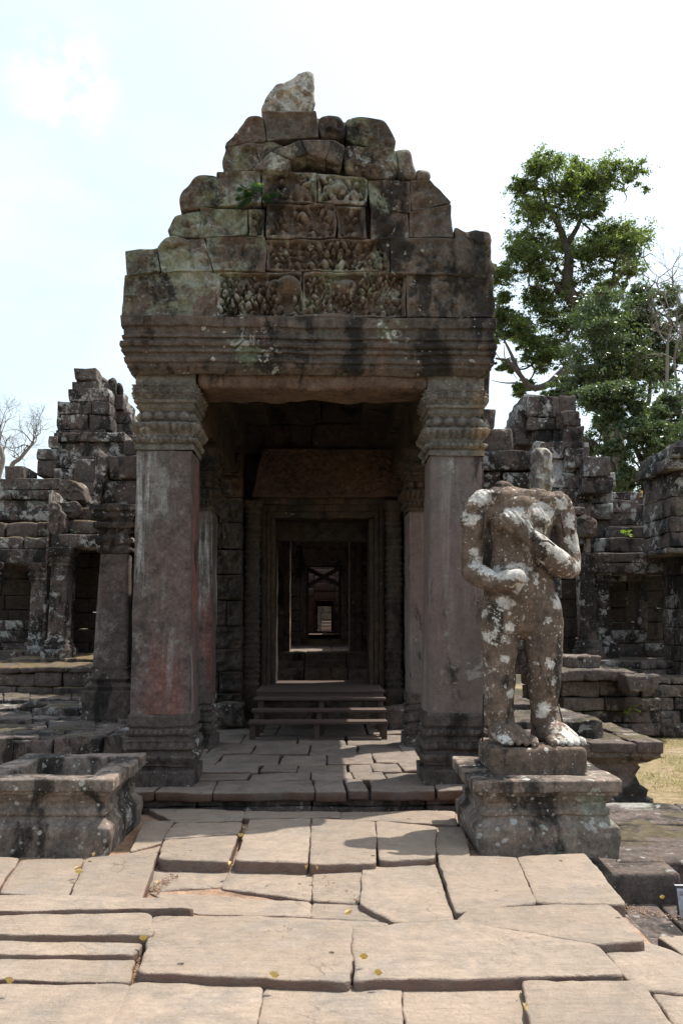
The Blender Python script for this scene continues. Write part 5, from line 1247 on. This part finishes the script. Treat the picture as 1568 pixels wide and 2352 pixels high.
limbpx(m, [(760, 1400), (640, 1410), (540, 1420), (440, 1500), (340, 1520), (270, 1440), (200, 1360), (120, 1340)], Y1 - 1, .28, .05, dy=-.2); limbpx(m, [(270, 1440), (210, 1300), (150, 1180)], Y1 - 1, .12, .03); limbpx(m, [(250, 1490), (180, 1490), (100, 1475)], Y1 - 1, .05, .015)
limbpx(m, [(700, 1150), (850, 1080), (1000, 1085), (1100, 1100)], Y1, .12, .04); limbpx(m, [(560, 870), (500, 790), (480, 700)], Y1, .08, .03); limbpx(m, [(830, 880), (850, 760), (870, 660)], Y1, .09, .03)
boughs(m, B1, Y1, 3, r=.05); m.build('trunk', M['bark'], t1)
m = MB(); crown(m, B1, Y1, 11.5, .09, 1, depth=1.0, clump=1.36); m.build('crown', M['leaf'], t1)
B2 = [(720, 1100, 100), (830, 1150, 100), (950, 1120, 85), (1050, 930, 55), (1080, 1030, 75), (1010, 1070, 60), (1150, 1080, 80), (1200, 1150, 75), (1240, 1060, 45), (700, 1250, 110), (830, 1280, 120), (960, 1260, 110), (1080, 1250, 95), (1200, 1290, 60), (700, 1400, 110), (830, 1430, 105), (950, 1400, 90), (1070, 1380, 70), (640, 1500, 65), (760, 1540, 90), (880, 1560, 70), (1150, 1400, 55), (1250, 1420, 50), (1260, 1250, 60), (520, 1540, 45), (600, 1480, 70)]
t2 = tag(empty('leafy_tree', (at(*ZT(1000, 2100), 34)[0], 34, GZ)), 'dense dark tree in front of the tall one, its crown reaching the right edge', 'tree')
m = MB(); Y2 = 34
limbpx(m, [(830, 2300), (850, 2000), (840, 1800), (780, 1600), (740, 1400)], Y2, .40, .12); limbpx(m, [(1000, 1830), (1010, 1700), (1050, 1600), (1060, 1480), (1080, 1300)], Y2, .14, .05); limbpx(m, [(1005, 1700), (960, 1620), (940, 1520), (900, 1400)], Y2, .10, .04)
limbpx(m, [(860, 2000), (940, 1850), (1040, 1740), (1120, 1660)], Y2, .14, .05); limbpx(m, [(900, 2300), (930, 2050), (830, 1900), (760, 1780)], Y2, .22, .05)
boughs(m, B2, Y2, 4, r=.04); m.build('trunk', M['bark'], t2)
m = MB(); crown(m, B2, Y2, 14, .078, 2, depth=1.1, clump=1.55); m.build('crown', M['leaf_dark'], t2)
B3 = [(700, 1650, 75), (640, 1620, 45), (760, 1750, 75), (700, 1850, 55), (900, 1700, 55), (880, 1850, 80), (980, 1800, 70), (1040, 1700, 45), (950, 1950, 75), (1080, 1900, 80), (1060, 2020, 60), (1000, 2060, 50), (890, 2050, 55), (1200, 1900, 50), (1240, 1800, 50), (1120, 1720, 35), (1250, 1600, 40), (820, 1620, 60), (760, 1950, 45), (1120, 2080, 40), (830, 2080, 40), (1250, 1980, 50), (1240, 1700, 60), (1180, 1600, 50), (1130, 1820, 60), (1280, 1500, 60), (800, 1700, 60), (1180, 1980, 50)]
t3 = tag(empty('leafy_tree', (at(*ZT(1080, 2200), 27)[0], 27, GZ)), 'lower glossy-leaved tree just behind the right gallery wall', 'tree')
m = MB(); Y3 = 27
limbpx(m, [(1090, 2300), (1080, 2060), (1040, 1950), (1050, 1880)], Y3, .30, .08); limbpx(m, [(1060, 2060), (980, 2040), (920, 2010), (860, 2000)], Y3, .12, .04); limbpx(m, [(860, 2080), (820, 1960), (740, 1870), (660, 1820)], Y3, .10, .03); limbpx(m, [(1060, 2100), (980, 1900), (900, 1800), (840, 1700)], Y3, .12, .03)
boughs(m, B3, Y3, 5, r=.03); m.build('trunk', M['bark'], t3)
m = MB(); crown(m, B3, Y3, 14, .062, 3, depth=1.0, clump=1.6); m.build('crown', M['leaf_dark'], t3)

def twigs(mb, p, d, L_, r, lev, R, seg=5, spread=.55, droop=0.0):
    n = 4; pts = [p]; dd = d.copy()
    for _ in range(n):
        dd = dd + R.normal(size=3) * .22; dd[1] *= .8; dd /= np.linalg.norm(dd); pts.append(pts[-1] + dd * L_ / n)
    tube(mb, pts, np.linspace(r, r * .62, n + 1), seg, cap=False)
    if lev == 0: return
    for k in range(int(R.integers(2, 4))):
        i = int(R.integers(2, n + 1)); nd = dd + R.normal(size=3) * spread; nd[2] += .15; nd /= np.linalg.norm(nd)
        twigs(mb, pts[i], nd, L_ * R.uniform(.62, .82), r * .58, lev - 1, R, max(3, seg - 1), spread, droop)
def bare(label, trunk, Y, r0, r1, seed, levs=5, Ln=2.2, zf=ZT, up=(0, 0, 1), starts=(-1, -2), mat='bark_pale'):
    p0 = at(*zf(*trunk[0]), Y); e = tag(empty('bare_tree', (p0[0], Y, GZ)), label, 'tree', 'leafless trees behind the ruins')
    m = MB(); limbpx(m, trunk, Y, r0, r1, zf); m.build('trunk', M[mat], e)
    R = np.random.default_rng(seed); m = MB()
    for s in starts:
        for _ in range(3):
            d = np.array(up) + R.normal(size=3) * .6; d /= np.linalg.norm(d); twigs(m, at(*zf(*trunk[s]), Y), d, Ln, r1 * .8, levs, R)
    m.build('twig', M[mat], e); return e
bare('pale leafless tree between the dark crowns at the right edge', [(1200, 2300), (1160, 1850), (1140, 1760), (1145, 1600), (1160, 1450), (1165, 1250), (1190, 1150)], 31, .12, .035, 5, 3, 1.0)
bare('pale forked leafless tree leaning out of the frame at the right edge', [(1290, 2100), (1180, 1800), (1160, 1760), (1210, 1650), (1225, 1520), (1205, 1350), (1240, 1200)], 31.5, .10, .035, 6, 3, 1.0)
bare('thin leafless tree whose bent top shows above the dark crowns at the right', [(1300, 1500), (1260, 1200), (1235, 1000), (1190, 945), (1120, 935), (1100, 890)], 40, .14, .04, 8, 4, 1.3, starts=(-1, -3))
bare('grey leafless tree low at the left edge behind the gallery roof', [(-60, 900), (-10, 740), (18, 640), (-5, 560), (-40, 520)], 48, .24, .06, 9, 5, 1.25, zf=Z2, starts=(-1, -2, -3))
bare('spreading leafless tree between the left gallery and the ruined tower', [(40, 900), (70, 690), (120, 640), (180, 570), (200, 550)], 50, .18, .05, 10, 5, 1.1, zf=Z2, starts=(-1, -2, -3))

fm = MB(); R = np.random.default_rng(77); cl = []
for _ in range(900):
    x = R.uniform(-150, 150); yy = R.uniform(85, 120); top = 7 + 2.5 * math.sin(x * .11) + 1.5 * math.sin(x * .37 + 1); cl.append((x, yy, R.uniform(.5, top)))
for c in cl:
    k = 60; leaves(fm, np.array(c) + R.normal(size=(k, 3)) * np.array([1.8, 1.6, 1.0]), .45, int(R.integers(1e9)))
tag(fm.build('forest', M['leaf_dark']), 'low far-off wood closing the ground behind the ruins', 'forest', kind='stuff')
# ------------------------------------------------------------------ small plants
def sprig(name, label, c, n, size, mat, seed, droop=.5, facing=-1, cat='plant'):
    R = np.random.default_rng(seed); e = tag(empty(name, tuple(c)), label, cat); ms, ml = MB(), MB()
    for k in range(n):
        a = R.uniform(0, 2 * np.pi); d = np.array([math.cos(a), facing * abs(math.sin(a)) * .8, R.uniform(-.5, .7)]); d /= np.linalg.norm(d); L_ = size * R.uniform(.7, 1.5)
        p = [c, c + d * L_ * .5 + (0, 0, .05 * size), c + d * L_ + (0, 0, -.25 * size * droop)]; pp, rr = dense(p, [.004, .003, .002], 4); tube(ms, pp, rr, 4)
        for j in range(3, len(pp)):
            for sgn in (-1, 1):
                s = np.cross(d, [0, 0, 1.0]) * sgn + d * .4; s /= np.linalg.norm(s); s[2] -= .5 * droop; w = np.cross(s, d) ; w /= np.linalg.norm(w) + 1e-9; w = np.cross(w, s) * .24
                l = size * R.uniform(.35, .6); q = pp[j]; ml.add([q, q + s * l * .45 + w * l, q + s * l + (0, 0, -.1 * l), q + s * l * .45 - w * l], [(0, 1, 2, 3)])
    ms.build('stem', M['bark'], e); ml.build('leaf', mat, e); return e
sprig('small_plant', 'little dark green plant rooted in a joint of the carved gable', at(*Z1(578, 545), YP - .07), 11, .14, M['leaf_small'], 1)
sprig('small_plant', 'small bright green sprig on the gallery ledge behind the statue', at(*Z4(1178, 935), 19.1), 7, .13, M['leaf_yellow'], 2)
sprig('small_plant', 'tuft of green weed in the terrace wall right of the statue', at(*Z4(1200, 1955), 14.7), 7, .12, M['leaf_yellow'], 3)
sprig('small_plant', 'small green weed sprouting on the side porch roof at the left', at(*Z2(440, 1068), 18.3), 6, .07, M['leaf_small'], 4)
sprig('small_plant', 'dry red-brown tuft on top of the gallery wall under the trees', at(*Z4(1300, 712), 20.9), 8, .16, M['leaf_dry'], 5)

# fallen leaves, one by one
LV = [(215, 1967, 'pale folded leaf at the foot of the empty pedestal', 0), (180, 1998, 'dry leaf in the joint left of the walk, below the empty pedestal', 0), (182, 2006, 'small dry leaf beside another in the joint below the empty pedestal', 0), (362, 2032, 'brown leaf in the dip beside the raised slab', 0), (560, 1905, 'dry leaf in the joint before the porch step', 0), (553, 1922, 'red-brown leaf in the widest joint of the walk', 0), (703, 1996, 'yellow leaf in the middle joint of the walk', 1), (728, 1998, 'yellow-green leaf right of the middle joint', 1), (528, 1988, 'tan leaf under the edge of the raised slab row', 0),
      (22, 2258, 'curled brown leaf at the left edge of the nearest slabs', 0), (330, 2160, 'pale leaf standing in the joint between the long slabs', 0), (630, 2245, 'pale leaf at the notch of the wide slab', 0), (868, 2240, 'long orange leaf in the shadowed joint of the nearest slabs', 1), (1205, 2320, 'curled brown leaf in the deep joint at the lower right', 0), (800, 2100, 'tiny white leaf in the joint near the wide slabs', 0), (1520, 2065, 'orange-brown leaf on the lower paving by the sign', 0), (455, 1780, 'yellow leaf on the porch floor near the left pillar', 1), (835, 2203, 'yellow crumbled leaf on the long slab', 1)]
for k, (x, y, lab, g) in enumerate(LV):
    zz_ = {15: -.30, 16: .185}.get(k, .075); c = gr(x, y, zz_ - .02 if k < 15 else zz_); R = random.Random(k); a = R.uniform(0, 6.28); L_ = R.uniform(.018, .030) * (.75 if g else 1)
    d, w = np.array([math.cos(a), math.sin(a), 0]) * L_, np.array([-math.sin(a), math.cos(a), 0]) * L_ * .38; up_ = np.array([0, 0, .012])
    m = MB(); V = [c - d + up_, c - d * .4 - w + up_ * 1.8, c - d * .4, c - d * .4 + w + up_ * 2.2, c + d * .3 - w * .9 + up_ * 1.9, c + d * .3, c + d * .3 + w * .9 + up_ * 2.4, c + d + up_ * 1.4]
    m.add(V, [(1, 4, 5, 2), (2, 5, 6, 3)], [(0, 1, 2), (0, 2, 3), (4, 7, 5), (5, 7, 6)])
    tag(m.build('fallen_leaf', M['leaf_gold'] if g else M['leaf_dry']), lab, 'leaf', 'leaves fallen on the paving')

# grit and crumbs gathered in the joints and hollows of the paving
gb = MB(); R = np.random.default_rng(11); spots_ = []
for (x0, y0, x1, y1, k) in [(340, 1960, 300, 2060, 60), (366, 1990, 720, 1998, 130), (345, 2046, 400, 2010, 70), (560, 1885, 528, 1984, 60), (300, 1962, 420, 1880, 70), (710, 1885, 712, 1990, 30), (863, 1885, 868, 1985, 30), (345, 2110, 305, 2250, 60), (808, 2130, 805, 2250, 50), (320, 2245, 800, 2256, 80), (812, 2256, 1190, 2250, 80), (1000, 1965, 1046, 2110, 50), (1420, 2080, 1560, 2110, 60), (1036, 1868, 560, 1870, 160), (1190, 2260, 1230, 2350, 50), (230, 1985, 160, 2060, 40), (0, 2255, 300, 2255, 50), (450, 1880, 300, 1960, 60), (716, 2000, 830, 2070, 40)]:
    for _ in range(k * 2):
        t_ = R.uniform(); spots_.append(gr(x0 + (x1 - x0) * t_ + R.normal(0, 7), y0 + (y1 - y0) * t_ + R.normal(0, 4), -.02))
for q in spots_:
    s = R.uniform(.002, .0075) if R.uniform() > .06 else R.uniform(.008, .014); v = np.array([(1, 0, 0), (0, 1, 0), (-1, 0, 0), (0, -1, 0), (0, 0, .8), (0, 0, -.8)]) * s * R.uniform(.6, 1.4, (6, 1))
    gb.add(v + q, None, [(0, 1, 4), (1, 2, 4), (2, 3, 4), (3, 0, 4), (1, 0, 5), (2, 1, 5), (3, 2, 5), (0, 3, 5)])
tag(gb.build('gravel', M['dirt'], smooth=False), 'fine sandy grit and crumbs lying in the joints of the paving', 'gravel', kind='stuff')
# dry grass at the right
gm = MB(); R = np.random.default_rng(4); n = 26000
X = R.uniform(3.0, 9.5, n); Yg = R.uniform(6.8, 15.2, n); keep = (X > 3.85 + (Yg < 8.6) * .2) ; X, Yg = X[keep], Yg[keep]; n = len(X)
Pn = np.stack([X, Yg, np.full(n, 0.0)], 1); keep = vn(Pn, 1.6, 3) > -.35; X, Yg = X[keep], Yg[keep]; n = len(X)
C = np.stack([X, Yg, np.full(n, GZ)], 1); C[:, 2] += vn(C, .35, 3) * .03 - .005; a = R.uniform(0, 6.28, n); h = R.uniform(.02, .06, n)
w = np.stack([np.cos(a), np.sin(a), 0 * a], 1) * .006; tip = C + np.stack([R.normal(0, .025, n), R.normal(0, .025, n), h], 1)
V = np.stack([C - w, C + w, tip], 1).reshape(-1, 3); gm.add(V, None, np.arange(3 * n).reshape(-1, 3)); tag(gm.build('grass', M['grassblade']), 'short dry yellow-green grass on the ground at the right', 'grass', kind='stuff')

# information sign cut by the right edge
sg = tag(empty('information_sign', tuple(at(1570, 2118, 5.85))), 'small framed grey information sign standing at the right edge on the lower paving', 'sign')
def srect(name, pts, Y, D, mat, par):
    m = MB(); sq(m, pts, Y, D, r=.003, res=.3, amp=0.0); return m.build(name, mat, par)
fr = srect('frame', [(1549, 2035), (1640, 2035), (1650, 2116), (1558, 2116)], 5.85, .02, M['sign_frame'], sg)
srect('face', [(1553, 2041), (1636, 2041), (1644, 2109), (1561, 2109)], 5.845, .01, M['sign_face'], fr)
srect('edge', [(1549, 2033.5), (1640, 2033.5), (1640, 2035), (1549, 2035)], 5.845, .022, M['sign_face'], fr)
m = MB()
for (x, y) in ((1560, 2047), (1563, 2047), (1567, 2047), (1571, 2047), (1576, 2047), (1581, 2047)):
    for k, (dx, dy) in enumerate(((0, 0), (.8, 3), (-.3, 6), (1, 8))):
        a = at(x + dx, y + dy, 5.84); tube(m, [a, a + (.0015, 0, -.004), a + (-.001, 0, -.008)], [.0012] * 3, 5)
m.build('writing', M['ink'], fr)
m = MB(); a = at(1604, 2116, 5.87); sbox(m, a[0] - .02, a[0] + .02, 5.87, 5.9, -.4, a[2] + .02, r=.003, res=.2, amp=0); m.build('post', M['sign_frame'], sg)
for o in bpy.data.objects:
    if o.name.startswith('raw'): bpy.data.objects.remove(o)
